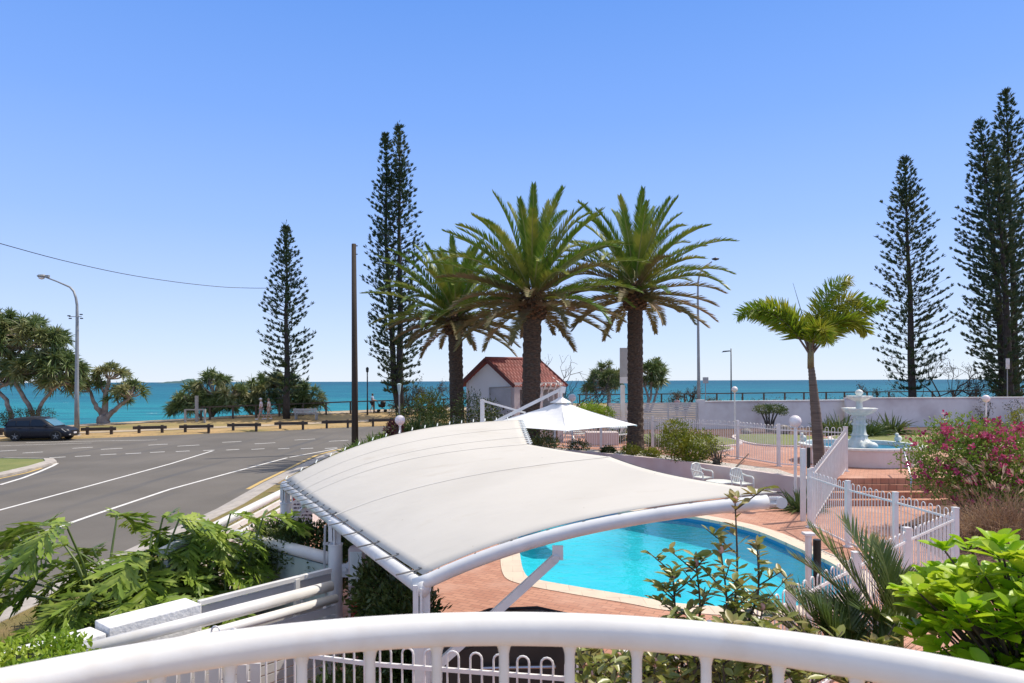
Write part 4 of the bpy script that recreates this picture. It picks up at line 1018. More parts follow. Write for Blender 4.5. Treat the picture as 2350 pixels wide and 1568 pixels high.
x, y = atz(451, 54.5); o = MB().box((x, y, hgt(x, y)+1.0), (.2, .2, 2.1)).build('timber_post', M_path); tag(o, 'tall pale timber post behind the pale frame', 'post')
def park_bench(px, d, label):
    x, y = atz(px, d); z = hgt(x, y); t = thing('park_bench', (x, y, z), label, 'bench')
    mb = MB()
    for k in range(3): mb.box((x, y+.15*k-.1, z+.46), (2.0, .12, .04))
    mb.build('seat', M_signback, t); mb = MB()
    for k in range(3): mb.box((x, y-.32-.03*k, z+.6+.14*k), (2.0, .03, .11))
    mb.build('backrest', M_signback, t)
    for s in (-1, 1): MB().box((x+s*.85, y, z+.23), (.08, .4, .46)).box((x+s*.85, y-.32, z+.5), (.06, .06, 1.0)).build('leg', M_steel, t)
park_bench(703, 57.5, 'grey slatted bench facing the sea to the right of the single pine')
park_bench(2213, 62, 'grey slatted bench on the promenade behind the right wall')

# ------------------------------------------------------------------ gabled hut
hx0, hy0 = atz(1068, 33.0)
def hut():
    # gable front faces the viewer obliquely; ridge runs away to the right
    t = thing('garden_hut', (-1.0, 34, TZ), 'small white gabled shelter with a red tiled roof behind the middle palm', 'hut')
    P = lambda px, py, d: at(px, py, d)
    A = P(1070, 874, 33.4); B = P(1181, 875, 32.2)      # gable end eaves
    ax = Vector((B.x-A.x, B.y-A.y, 0)); wv = ax.length; ax.normalize(); bx = Vector((-ax.y, ax.x, 0))
    # side direction: toward right and slightly away
    C = P(1284, 873, 33.4); sd = Vector((C.x-B.x, C.y-B.y, 0)); ln = sd.length; sd.normalize()
    ze = 3.62; zr = 4.72; z0 = TZ-.1
    G0 = Vector((A.x, A.y, 0)); G1 = Vector((B.x, B.y, 0)); H0 = G0+sd*ln; H1 = G1+sd*ln; M0 = (G0+G1)/2; M1 = (H0+H1)/2
    v = lambda p, z: Vector((p.x, p.y, z))
    mb = MB()
    mb.add([v(G0, z0), v(G1, z0), v(G1, ze), v(M0, zr-.06), v(G0, ze)], [(0, 1, 2, 3, 4)])
    mb.add([v(H0, z0), v(H1, z0), v(H1, ze), v(M1, zr-.06), v(H0, ze)], [(4, 3, 2, 1, 0)])
    mb.add([v(G0, z0), v(H0, z0), v(H0, ze), v(G0, ze)], [(0, 3, 2, 1)])
    o = mb.build('wall', M_hut, t); md = o.modifiers.new('s', 'SOLIDIFY'); md.thickness = .12; md.offset = -1
    # open side toward the viewer's right: piers, beam and low wall
    for q in (0.02, .52, .98):
        p = G1+sd*ln*q; MB().box((p.x, p.y, (z0+ze)/2), (.30, .30, ze-z0), math.atan2(sd.y, sd.x)).build('pier', M_pinkw, t)
    MB().beam(v(G1, ze-.17), v(H1, ze-.17), .2, .34).build('lintel', M_pinkw, t)
    MB().beam(v(G1+sd*ln*.52, z0+.9), v(H1, z0+.9), .12, 1.8).build('infill_wall', plain('tan_infill', (.42, .31, .23), (.36, .27, .2), .8), t)
    for q in (.3, .5, .62, .74, .86, .96):
        p = G1+sd*ln*q; out = Vector((sd.y, -sd.x, 0))
        MB().beam(v(p, ze-.42), v(p+out*.28, ze-.08), .05, .06).beam(v(p, ze-.9), v(p, ze-.06), .05, .05).build('eave_bracket', M_white, t)
    M_bb = plain('dark_red_board', (.14, .035, .03), None, .6)
    # roof slopes with tile courses
    ov = .22
    def slope(e0, e1, m0, m1, name):
        mb = MB(); nx, ny = 68, 14; vs = []
        for j in range(ny+1):
            for i in range(nx+1):
                s = i/nx; q = j/ny; p0 = e0.lerp(e1, s); p1 = m0.lerp(m1, s); p = p0.lerp(p1, q)
                p.z += .022*math.cos(2*math.pi*s*17)+(.045 if j % 2 else 0); vs.append(p)
        mb.add(vs, [(j*(nx+1)+i, j*(nx+1)+i+1, (j+1)*(nx+1)+i+1, (j+1)*(nx+1)+i) for j in range(ny) for i in range(nx)])
        o = mb.build(name, M_rooftile, t); md = o.modifiers.new('s', 'SOLIDIFY'); md.thickness = .04; md.offset = -1
    f_ = -sd*ov; b_ = sd*ov
    dz = (zr-ze)*ov/(wv/2)
    slope(v(G1, ze)+ax*ov+f_-Vector((0, 0, dz)), v(H1, ze)+ax*ov+b_-Vector((0, 0, dz)), v(M0, zr+.05)+f_, v(M1, zr+.05)+b_, 'roof')
    slope(v(H0, ze)-ax*ov+b_-Vector((0, 0, dz)), v(G0, ze)-ax*ov+f_-Vector((0, 0, dz)), v(M1, zr+.05)+b_, v(M0, zr+.05)+f_, 'roof')
    MB().tube([v(M0, zr+.06)+f_*1.1, v(M1, zr+.06)+b_*1.1], .085, 10).build('ridge_capping', M_rooftile, t)
    MB().beam(v(G1, ze-dz)+ax*ov+f_*1.1, v(M0, zr+.02)+f_*1.1, .05, .17).build('barge_board', M_bb, t)
    MB().beam(v(G0, ze-dz)-ax*ov+f_*1.1, v(M0, zr+.02)+f_*1.1, .05, .17).build('barge_board', M_bb, t)
    MB().beam(v(H1, ze-dz)+ax*ov+b_*1.05, v(M1, zr+.02)+b_*1.05, .05, .14).build('barge_board', M_bb, t)
    # door on the gable wall
    q0 = G0.lerp(G1, .50); q1 = G0.lerp(G1, .93); out = -bx*.03
    MB().add([v(q0+out, z0), v(q1+out, z0), v(q1+out, z0+2.75), v(q0+out, z0+2.75)], [(0, 1, 2, 3)]).build('door', plain('door_grey', (.46, .47, .49), None, .6), t)
    MB().tube([v(q0+out*1.5, z0), v(q0+out*1.5, z0+2.78), v(q1+out*1.5, z0+2.82)], .03, 6).build('conduit', M_signback, t)
    MB().box(v(q0.lerp(q1, .66)+out*1.4, z0+1.8), (.09, .05, .13)).build('handle', M_dark, t)
hut()

# ------------------------------------------------------------------ hatchback car
def car():
    t = thing('parked_car', (-30.2, 43.9, 0), 'dark blue grey five door hatchback parked on the far side of the road', 'car', None, 0.12)
    L = 4.2; W_ = 1.76
    B = lambda mb, nm, mt, **k: mb.build(nm, mt, t, local=True, **k)
    # side stations: x, sill z, belt z, half width
    xs_ = [-2.08, -2.02, -1.80, -1.2, -.4, .4, 1.1, 1.5, 1.85, 2.02, 2.10]
    sill = [.48, .32, .24, .20, .20, .20, .21, .22, .25, .32, .46]
    belt = [.80, .96, 1.00, 1.0, .985, .965, .93, .87, .79, .70, .58]
    hw = [.66, .78, .85, .88, .88, .88, .87, .84, .77, .68, .58]
    mb = MB(); n = len(xs_); vs = []
    ring = [(-.86, 0.0), (-1.0, .25), (-1.0, .62), (-.95, .90), (-.80, 1.0), (-.4, 1.045), (0, 1.055), (.4, 1.045), (.80, 1.0), (.95, .90), (1.0, .62), (1.0, .25), (.86, 0.0)]
    m = len(ring)
    for x, s, b, h in zip(xs_, sill, belt, hw):
        for (yy, zz) in ring: vs.append((x, yy*h, s+(b-s)*zz))
    mb.add(vs, [(i*m+j, (i+1)*m+j, (i+1)*m+(j+1) % m, i*m+(j+1) % m) for i in range(n-1) for j in range(m)]+[tuple(range(m)), tuple(reversed(range((n-1)*m, n*m)))])
    # cut wheel arches by dark liners set proud
    B(mb, 'body', MATS['car_paint'], smooth=True)
    # cabin
    cab = [(-2.0, 1.0, 1.05, .80), (-1.78, 1.0, 1.40, .71), (-1.4, 1.0, 1.53, .68), (-.5, .99, 1.58, .67), (.12, .98, 1.54, .67), (.40, .97, 1.43, .69), (1.12, .93, .98, .76)]
    vs = []; mb = MB()
    for (x, zb, zt, h) in cab:
        hb = .80
        vs += [(x, -hb, zb-.03), (x, -(h+.035), zt-.07), (x, -h*.86, zt), (x, 0, zt+.02), (x, h*.86, zt), (x, h+.035, zt-.07), (x, hb, zb-.03)]
    mb.add(vs, [(i*7+j, (i+1)*7+j, (i+1)*7+j+1, i*7+j+1) for i in range(len(cab)-1) for j in range(6)]+[tuple(range(7)), tuple(reversed(range(42, 49)))])
    B(mb, 'roof', MATS['car_paint'], smooth=True)
    def side(x0, z0, x1, z1, x2, z2, x3, z3, s):
        def Y(x, z):
            k = (z-.97)/(1.42-.97); return s*(.808+(.705-.808)*k+.012)
        q = [(x0, Y(x0, z0), z0), (x1, Y(x1, z1), z1), (x2, Y(x2, z2), z2), (x3, Y(x3, z3), z3)]
        return q
    for s in (-1, 1):
        for q in ((-1.82, 1.03, -1.28, 1.02, -1.28, 1.43, -1.62, 1.36), (-1.22, 1.02, -.42, 1.01, -.42, 1.47, -1.20, 1.45), (-.34, 1.01, .80, 1.0, .30, 1.38, -.30, 1.47)):
            pts = side(*q, s); B(MB().add(pts, [(0, 1, 2, 3)] if s < 0 else [(3, 2, 1, 0)]), 'side_window', MATS['car_glass'])
        B(MB().box((.62, s*.93, 1.02), (.13, .16, .10)), 'wing_mirror', MATS['car_paint'], bevel=.03)
        B(MB().add([(1.86, s*.775, .60), (1.99, s*.66, .60), (1.98, s*.60, .73), (1.60, s*.785, .80)], [(0, 1, 2, 3)] if s > 0 else [(3, 2, 1, 0)]), 'headlight', MATS['headlamp'])
        B(MB().box((2.055, s*.56, .40), (.06, .2, .07)), 'fog_lamp', MATS['headlamp'])
        B(MB().box((.1, s*.885, .62), (1.6, .008, .012)).box((-.38, s*.885, .68), (.012, .008, .56)).box((.62, s*.885, .66), (.012, .008, .54)), 'door_gap', M_blackp)
        B(MB().box((-.2, s*.895, .86), (.2, .02, .03)).box((-1.0, s*.895, .86), (.2, .02, .03)), 'door_handle', MATS['car_paint'])
        for x in (-1.28, 1.30):
            wh = MB(); prof = [(.20, -.11), (.30, -.11), (.325, -.08), (.325, .08), (.30, .11), (.20, .11)]
            vs = []; k = 28
            for (r, yy) in prof:
                for a in range(k): vs.append((x+r*math.cos(2*math.pi*a/k), s*.79+yy, .325+r*math.sin(2*math.pi*a/k)))
            wh.add(vs, [(i*k+a, i*k+(a+1) % k, (i+1)*k+(a+1) % k, (i+1)*k+a) for i in range(len(prof)-1) for a in range(k)])
            ty = B(wh, 'tyre', MATS['rubber'])
            rm = MB()
            for a in range(5):
                an = a*2*math.pi/5+.3; rm.beam((x, s*.885, .325), (x+.21*math.cos(an), s*.885, .325+.21*math.sin(an)), .02, .035)
            vs = [(x+.215*math.cos(2*math.pi*a/k), s*.87, .325+.215*math.sin(2*math.pi*a/k)) for a in range(k)]
            B(rm, 'rim', M_steel)
            B(MB().add(vs, [tuple(range(k))]), 'wheel_disc', M_blackp)
            vs = [(x+.40*math.cos(math.pi*a/16), s*.872*(1.0)+s*.012, .33+.40*math.sin(math.pi*a/16)) for a in range(17)]
            vs2 = [(x+.345*math.cos(math.pi*a/16), s*.872+s*.012, .33+.345*math.sin(math.pi*a/16)) for a in range(17)]
            B(MB().add(vs+vs2, [(i, i+1, 18+i, 17+i) for i in range(16)]), 'wheel_arch', M_blackp)
    B(MB().add([(.46, -.62, 1.43), (1.13, -.70, 1.0), (1.13, .70, 1.0), (.46, .62, 1.43)], [(0, 1, 2, 3)]), 'windscreen', plain('sky_glass', (.10, .22, .28), None, .08))
    B(MB().add([(-1.98, -.66, 1.06), (-1.78, -.6, 1.34), (-1.78, .6, 1.34), (-1.98, .66, 1.06)], [(3, 2, 1, 0)]), 'rear_window', MATS['car_glass'])
    B(MB().box((2.09, 0, .62), (.03, .9, .09)), 'grille', M_blackp)
    B(MB().box((2.08, 0, .36), (.05, 1.0, .14)), 'air_intake', M_blackp)
    B(MB().box((2.115, 0, .50), (.012, .38, .11)), 'number_plate', M_sign)
    t.scale = (.93, .95, .96)
    return t
car()

# ------------------------------------------------------------------ people
def skin_obj(name, verts, edges, radii, mat, parent, root=0, lvl=2):
    me = bpy.data.meshes.new(name); me.from_pydata([tuple(v) for v in verts], edges, []); me.update()
    me.materials.append(mat); o = bpy.data.objects.new(name, me); COL.objects.link(o); o.parent = parent
    KIDS.setdefault(parent.name, []).append(o)
    s = o.modifiers.new('skin', 'SKIN'); s.use_smooth_shade = True
    for i, r in enumerate(radii):
        rr_ = r if isinstance(r, tuple) else (r, r)
        me.skin_vertices[0].data[i].radius = rr_; me.skin_vertices[0].data[i].use_root = (i == root)
    b = o.modifiers.new('sub', 'SUBSURF'); b.levels = lvl; b.render_levels = lvl
    return o
M_skin = plain('skin', (.52, .32, .24), None, .6)
def person(px, d, rz, label, shirt, shorts, hair, stride=.25, arm='swing', hat=None, H=1.7, z=None):
    x, y = atz(px, d); z = hgt(x, y)+.05 if z is None else z
    t = thing('person', (x, y, z), label, 'person', None, rz); k = H/1.72
    V = lambda *a: Vector(a)*k
    f = stride
    J = [V(0, 0, .95), V(.01, 0, 1.12), V(.02, 0, 1.32), V(.02, 0, 1.46), V(.03, 0, 1.52), V(.045, 0, 1.60), V(.04, 0, 1.69),
         V(.01, .17, 1.40), V(-.02 if arm == 'swing' else .10, .22, 1.14), V(.12 if arm == 'swing' else .36, .20, .94 if arm == 'swing' else 1.08),
         V(.01, -.17, 1.40), V(-.06 if arm == 'swing' else .10, -.22, 1.14), V(-.02 if arm == 'swing' else .36, -.20, .90 if arm == 'swing' else 1.08),
         V(0, .09, .90), V(f*.45, .09, .50), V(f, .09, .08), V(f+.14, .09, .035),
         V(0, -.09, .90), V(-f*.15+.05, -.09, .50), V(-f, -.09, .12), V(-f+.12, -.09, .035),
         V(.16 if arm == 'swing' else .43, .20, .86 if arm == 'swing' else 1.06), V(0.0 if arm == 'swing' else .43, -.20, .82 if arm == 'swing' else 1.06)]
    E_ = [(0, 1), (1, 2), (2, 3), (3, 4), (4, 5), (5, 6), (2, 7), (7, 8), (8, 9), (2, 10), (10, 11), (11, 12), (0, 13), (13, 14), (14, 15), (15, 16), (0, 17), (17, 18), (18, 19), (19, 20), (9, 21), (12, 22)]
    R = [(.13, .10), (.12, .095), (.14, .10), (.06, .06), (.055, .055), (.085, .095), (.075, .08), .055, .043, .032, .055, .043, .032, .082, .058, .040, .030, .082, .058, .040, .030, .034, .034]
    skin_obj('body', J, E_, [tuple(c*k for c in r) if isinstance(r, tuple) else r*k for r in R], M_skin, t)
    # clothing shells
    sv = [J[0]+V(0, 0, .06), J[1], J[2], J[3]-V(0, 0, .01), J[7], J[7].lerp(J[8], .55), J[10], J[10].lerp(J[11], .55)]
    skin_obj('shirt', sv, [(0, 1), (1, 2), (2, 3), (2, 4), (4, 5), (2, 6), (6, 7)], [(.19*k, .155*k), (.18*k, .15*k), (.20*k, .155*k), .085*k, .10*k, .085*k, .10*k, .085*k], plain(label[:12]+'_shirt', shirt, None, .9), t)
    pv = [J[0]+V(0, 0, .05), J[13], J[13].lerp(J[14], .75), J[17], J[17].lerp(J[18], .75)]
    skin_obj('shorts', pv, [(0, 1), (1, 2), (0, 3), (3, 4)], [(.19*k, .15*k), .125*k, .11*k, .125*k, .11*k], plain(label[:12]+'_shorts', shorts, None, .9), t)
    hm = MB().lathe((.03*k, 0, 1.60*k), [(.098*k, .0), (.105*k, .05*k), (.09*k, .11*k), (.05*k, .145*k), (.005, .15*k)], 14)
    hm.build('hair', plain(label[:12]+'_hair', hair, None, .8), t, smooth=True, local=True)
    if hat: MB().lathe((.04*k, 0, 1.70*k), [(.17*k, -.02), (.17*k, 0), (.09*k, .02), (.085*k, .09*k), (.02, .10*k)], 16).build('hat', plain(label[:12]+'_hat', hat, None, .9), t, smooth=True, local=True)
    MB().box(J[16]+V(-.03, 0, .0), (.26*k, .09*k, .07*k)).box(J[20]+V(-.03, 0, .0), (.26*k, .09*k, .07*k)).build('shoe', M_sign, t, local=True, bevel=.02)
    return t
person(599, 56.3, math.pi+.2, 'walker in a pale patterned shirt and white hat on the seaside path', (.78, .70, .76), (.30, .26, .28), (.45, .42, .40), .24, 'swing', (.75, .73, .70))
person(617, 56.6, math.pi+.1, 'walker in a cream top just behind the walker with the white hat', (.80, .70, .62), (.50, .40, .34), (.30, .20, .14), .20)
person(854, 63.5, -.1, 'person in a light blue top pushing a dark stroller beside the black lamp', (.40, .50, .68), (.03, .03, .05), (.10, .06, .04), .2, 'push')
person(1553, 63.5, 1.1, 'walker in a pink and grey top on the promenade left of the street lamp', (.50, .33, .36), (.05, .06, .10), (.08, .05, .035), .2, H=1.72)
person(1573, 63.2, 1.0, 'walker in a teal shirt and black shorts on the promenade left of the street lamp', (.03, .33, .30), (.02, .02, .025), (.10, .06, .04), .2, H=1.66)
x, y = atz(876, 63.6); z = hgt(x, y)+.05
t = thing('stroller', (x, y, z), 'dark hooded stroller pushed along the seaside path', 'stroller')
MB().lathe((x, y, z+.62), [(.02, -.2), (.26, -.16), (.34, .05), (.30, .12)], 14, 1.1, .7).build('seat', M_black, t, smooth=True)
MB().ball((x+.12, y, z+.86), .27, 12, 8, .8).build('hood', M_black, t, smooth=True)
MB().tube([(x-.5, y-.2, z+1.02), (x-.2, y-.2, z+.6), (x+.3, y-.2, z+.2)], .02, 6).tube([(x-.5, y+.2, z+1.02), (x-.2, y+.2, z+.6), (x+.3, y+.2, z+.2)], .02, 6).tube([(x-.5, y-.2, z+1.02), (x-.5, y+.2, z+1.02)], .02, 6).tube([(x+.1, y-.2, z+.4), (x-.3, y-.2, z+.15)], .02, 6).build('frame', M_dark, t)
for a, b in ((.33, -.2), (.33, .2), (-.3, -.2), (-.3, .2)):
    MB().tube([(x+a, y+b-.02, z+.13), (x+a, y+b+.02, z+.13)], .13, 14).build('wheel', MATS['rubber'], t)
# ------------------------------------------------------------------ vegetation
def nv(a): return np.array(a, float)
PROF = [(.0, .35), (.1, .55), (.2, .92), (.35, 1.0), (.6, .78), (.8, .48), (.93, .20), (1, .03)]
def norfolk(base, H, Rm, seed, label, twin=None, z0f=.10, dens=1.0, lean=0.0, tuft=.34, group='norfolk pines'):
    r_ = random.Random(seed); lb = LB(seed); base = Vector(base); t = thing('norfolk_pine', base, label, 'pine tree', group)
    tb = MB()
    stems = [(Vector((0, 0, 0)), H, 1.0)]
    if twin: stems.append((Vector(twin[0]), twin[1], twin[2]))
    for off, h, rs in stems:
        pts = [base+off*min(1, .25+i*.15)+Vector((lean*h*(i/8)**1.5+.05*math.sin(i*1.7+seed), 0, h*i/8)) for i in range(9)]
        if off.length > 0: pts[0] = base
        tb.tube(pts, [max(.02, (.36 if h > 20 else .29)*(1-i/8.2)*rs+.015) for i in range(9)], 9)
        def ax(z):
            s = z/h*8; i = min(7, int(s)); return pts[i].lerp(pts[i+1], s-i)
        z = h*z0f; P = []; D = []; L = []; W_ = []
        while z < h*.995:
            u = z/h; R = Rm*rs*lerp_tab(PROF, u)*(.84+.3*r_.random())
            nb = 7 if u < .85 else 6; a0 = r_.random()*6.28; c = ax(z)
            for b in range(nb):
                if r_.random() > .93: continue
                a = a0+b*2*math.pi/nb+r_.uniform(-.25, .25); Rb = R*r_.uniform(.72, 1.12); up = .18+.55*u+r_.uniform(-.1, .1)
                tip = None; prev = None; bp_ = []
                nseg = max(1, int(Rb/(tuft*1.0)))
                for s in range(nseg+1):
                    q = s/nseg; p = c+Vector((math.cos(a), math.sin(a), 0))*Rb*q+Vector((0, 0, Rb*(up*q-.25*q*(1-q))))
                    bp_.append(p)
                    if q >= (.22 if u < .8 else .0) and r_.random() < dens*(.5+.5*q if u < .7 else .9):
                        nl = 11
                        # side sprays
                        for sd_ in ((0,) if Rb < .6 else ((0,) if q > .8 else (-1, 1))):
                            pp_ = p+Vector((-math.sin(a), math.cos(a), 0))*sd_*tuft*.85*r_.uniform(.5, 1.1)*(1.15-q)
                            if sd_ and r_.random() < .45: continue
                            for _ in range(nl):
                                P.append(tuple(pp_+Vector([r_.gauss(0, .05) for _ in range(3)]))); dd = Vector((math.cos(a)*.8+r_.gauss(0, .25), math.sin(a)*.8+r_.gauss(0, .25), .75+r_.gauss(0, .2))); D.append(tuple(dd))
                                L.append(tuft*r_.uniform(.7, 1.2)); W_.append(tuft*.25)
                if Rb > .8: tb.tube([c, bp_[len(bp_)//2], bp_[-1]], [.03, .02, .008], 3, caps=False)
            z += max(.28, (.66-.36*u))*r_.uniform(.85, 1.15)*(H/22)**.4
        if P: lb.blades(nv(P), nv(D), lb.dirs(len(P)), nv(L), nv(W_), 0, ts=(0, .5, 1), ws=(.3, 1, .15))
        # leader
        n_ = 40; lb.blades(nv([tuple(ax(h*.985))]*n_)+lb.rng.normal(size=(n_, 3))*nv([.08, .08, .25]), lb.dirs(n_)+nv([0, 0, 1.2]), lb.dirs(n_), .3, .06)
    tb.build('trunk', M_pinebark, t, smooth=True); lb.build('crown', L_pine, t)
    return t
def HT(px, ytop, d): return at(px, ytop, d).z-hgt((px-1175)/F*d, d)
def gz(px, d): x, y = atz(px, d); return Vector((x, y, hgt(x, y)-.05))
norfolk(gz(658, 57.5), HT(658, 518, 57.5), 2.1, 4, 'single slender norfolk pine standing between the pandanus clump and the utility pole', z0f=.13, tuft=.30)
norfolk(gz(918, 61), HT(912, 285, 61), 2.45, 9, 'tall twin topped norfolk pine behind the left date palm', twin=((-1.25, .3, 0), HT(883, 302, 61), .85), z0f=.09, tuft=.33)
norfolk(gz(2094, 61), HT(2078, 362, 61), 3.1, 14, 'norfolk pine with open branches between the foxtail palm and the right group', z0f=.12, lean=-.028, dens=.92, tuft=.33)
norfolk(gz(2306, 60), HT(2250, 272, 60), 3.3, 21, 'left pine of the far right group, second tallest', z0f=.12, lean=-.082, dens=.95, tuft=.34)
norfolk(gz(2332, 63), HT(2307, 207, 63), 3.5, 27, 'tallest norfolk pine at the far right edge', z0f=.12, lean=-.03, tuft=.34)
norfolk(gz(2318, 57.5), HT(2284, 365, 57.5), 2.6, 33, 'shortest and densest pine of the far right group', z0f=.10, lean=-.05, dens=1.0, tuft=.36)

# canary date palms
def date_palm(px, d, ycrown, yb, seed, label, L=4.3, tw=.38, n=84, lean=0.0):
    x, y = atz(px, d); zc = at(px, ycrown, d).z; t = thing('date_palm', (x, y, TZ), label, 'palm tree', 'canary date palms')
    r_ = random.Random(seed); base = Vector((x, y, TZ-.05)); top_ = Vector((x+lean, y, zc)); h = zc-TZ
    mb = MB(); m = 90; k = 18; vs = []
    for i in range(m+1):
        q = i/m; c = base.lerp(top_, q); r = tw*(1+.28*math.exp(-q*9)+(.0)); r *= (1+.03*math.sin(i*2.1))
        for a in range(k): rr_ = r*(1+.055*math.cos(2*math.pi*a*5/k+i*1.15)+.02*r_.random()); vs.append(c+Vector((math.cos(2*math.pi*a/k)*rr_, math.sin(2*math.pi*a/k)*rr_, 0)))
    mb.add(vs, [(i*k+a, i*k+(a+1) % k, (i+1)*k+(a+1) % k, (i+1)*k+a) for i in range(m) for a in range(k)])
    mb.build('trunk', M_bark, t)
    bt_ = MB()
    for i in range(95):
        q = i/95; zz = zc-.85+1.0*q; a = i*2.399; r = tw*(1.08+.30*math.sin(math.pi*min(1, q*1.1)))
        c = Vector((top_.x+math.cos(a)*r, y+math.sin(a)*r, zz)); bt_.box(c, (.16, .17, .20), a, -.45, taper=.6)
    bt_.build('leaf_boots', M_boot, t)
    green = LB(seed); old = LB(seed+1); rg = MB(); ro = MB()
    for f in range(n):
        q = f/n; az = f*2.39996+r_.uniform(-.2, .2)
        el = math.radians(80-100*q**.82)+r_.uniform(-.09, .09)
        Lf = L*(.86+.18*r_.random())*(.78+.28*math.sin(math.pi*min(1, q*1.15))); curl = (.35+.55*r_.random())*(.35+.85*math.cos(el))+.05
        o_ = Vector((top_.x, y, zc+.50-1.0*q)); p = o_+Vector((math.cos(az), math.sin(az), 0))*tw*.55
        ns_ = 16; path = [p]; e = el; az2 = az
        for s in range(ns_):
            e2 = e-curl*(s/ns_)**1.4*.14*(1.1 if el > 0 else .8); e = max(e2, -1.45)
            az2 += r_.uniform(-.015, .015)
            path.append(path[-1]+Vector((math.cos(az2)*math.cos(e), math.sin(az2)*math.cos(e), math.sin(e)))*Lf/ns_)
        isold = q > .74 or (q > .5 and r_.random() < .3)
        (ro if isold else rg).tube(path[::2], [.045, .038, .03, .025, .02, .016, .012, .008, .005][:len(path[::2])], 4, caps=False)
        nl = 74; P = []; D = []; LL = []; S = []
        for sgn_ in (-1, 1):
            for j in range(nl):
                u = .10+.90*(j+r_.random()*.5)/nl; fi = u*ns_; i0 = min(ns_-1, int(fi)); pt = path[i0].lerp(path[i0+1], fi-i0); tg = (path[i0+1]-path[i0]).normalized()
                side = tg.cross(Vector((0, 0, 1))); side = side.normalized() if side.length > .05 else Vector((-math.sin(az), math.cos(az), 0)); upv = side.cross(tg)
                ang = .50+.35*(1-u); dv = tg*math.cos(ang)+side*sgn_*math.sin(ang)*.85+upv*(.50+r_.uniform(-.25, .25))*math.sin(ang)
                P.append(tuple(pt)); D.append(tuple(dv)); S.append(tuple(tg)); LL.append((.47*math.sin(math.pi*min(1, u*.82+.14))**.6+.04)*r_.uniform(.85, 1.1))
        (old if isold else green).blades(nv(P), nv(D), nv(S), nv(LL), .044, .03, ts=(0, .4, 1), ws=(.6, 1, .05))
    ra = rg.build('frond_stems', plain('frond_stem_green', (.20, .22, .06), (.26, .26, .10), .5), t)
    ro.build('frond_stems', L_dateold, t)
    green.build('crown', L_date, t); old.build('old_fronds', L_dateold, t)
    if True:
        mb = LB(seed+5); n_ = 260
        a = mb.rng.uniform(0, 6.28, n_); P = np.stack([top_.x+np.cos(a)*tw*1.1, y+np.sin(a)*tw*1.1, zc+mb.rng.uniform(-.3, .4, n_)], 1)
        mb.blades(P, np.stack([np.cos(a), np.sin(a), mb.rng.uniform(-.3, .8, n_)], 1), mb.dirs(n_), mb.rng.uniform(.3, .8, n_), .03, .3)
        mb.build('flower_stalks', L_dateold, t)
    return t
date_palm(1216, 25.2, 676, 0, 3, 'middle and largest date palm, rising behind the umbrella and in front of the hut', L=4.1, tw=.33, n=72, lean=.12)
date_palm(1458, 28.3, 660, 0, 8, 'right date palm with its whole trunk in view behind the terrace fence', L=4.15, tw=.31, n=62)
date_palm(1050, 32.0, 724, 0, 15, 'left and lowest date palm, partly behind the middle one', L=3.95, tw=.32, n=70, lean=-.12)

# foxtail palm
def foxtail(px, d, label):
    x, y = atz(px, d); t = thing('foxtail_palm', (x, y, TZ), label, 'palm tree')
    P = [Vector((x, y, TZ-.02)), Vector((x-.10, y, 2.2)), Vector((x-.18, y, 3.1)), Vector((x-.24, y, 3.75)), Vector((x-.29, y, 4.2))]
    mb = MB(); mb.tube(catmull(P, 10, False), [.19-.10*i/40-.01*(i % 2) for i in range(41)], 16); mb.build('trunk', M_foxbark, t, smooth=True)
    mb = MB(); mb.tube([P[-1]-Vector((0, 0, .15)), P[-1]+Vector((0, 0, .35)), P[-1]+Vector((-.02, 0, .8))], [.10, .095, .05], 12); mb.build('crownshaft', plain('crownshaft', (.22, .20, .10), (.13, .10, .05), .6, 6), t, smooth=True)
    c = P[-1]+Vector((0, 0, .25)); lb = LB(5); st_ = MB(); r_ = random.Random(2)
    specs = [(math.pi*1.0, 1.25, 2.8, 1.6), (math.pi*1.04, .98, 3.05, 1.25), (math.pi*.8, 1.35, 2.3, 1.6), (.05, 1.30, 2.9, 1.4), (-.05, .92, 2.9, .75), (.25, 1.45, 3.1, 1.05), (-math.pi*.52, 1.15, 1.9, 2.3), (-.3, 1.15, 2.3, 1.9)]
    for az, el, Lf, curl in specs:
        ns_ = 18; path = [c]; e = el
        for s in range(ns_):
            e = max(-1.2, e-curl*.15*(s/ns_)**1.1)
            path.append(path[-1]+Vector((math.cos(az)*math.cos(e), math.sin(az)*math.cos(e), math.sin(e)))*Lf/ns_)
        st_.tube(path[::2], [.04, .035, .03, .025, .02, .016, .012, .008, .005, .004][:len(path[::2])], 5, caps=False)
        PP = []; D = []; LL = []; S = []
        for j in range(430):
            u = .22+.78*r_.random(); fi = u*ns_; i0 = min(ns_-1, int(fi)); pt = path[i0].lerp(path[i0+1], fi-i0); tg = (path[i0+1]-path[i0]).normalized()
            side = tg.cross(Vector((0, 0, 1))).normalized(); upv = side.cross(tg); a = r_.random()*6.28
            dv = tg*.62+(side*math.cos(a)+upv*math.sin(a))*.8+Vector((0, 0, -.12))
            PP.append(tuple(pt)); D.append(tuple(dv)); S.append(tuple(tg)); LL.append((.46*math.sin(math.pi*min(1, u*.72+.18))+.08)*r_.uniform(.8, 1.15))
        lb.blades(nv(PP), nv(D), nv(S), nv(LL), .040, .07, ts=(0, .55, 1), ws=(.4, 1, .2))
    st_.build('frond_stems', M_foxbark, t); lb.build('crown', L_fox, t)
    MB().tube([c+Vector((0, 0, .4)), c+Vector((-.55, 0, 2.3))], [.02, .004], 6).build('spear_leaf', L_pine, t)
foxtail(1882, 21.5, 'yellow green foxtail palm with a ringed trunk in front of the fountain basin')

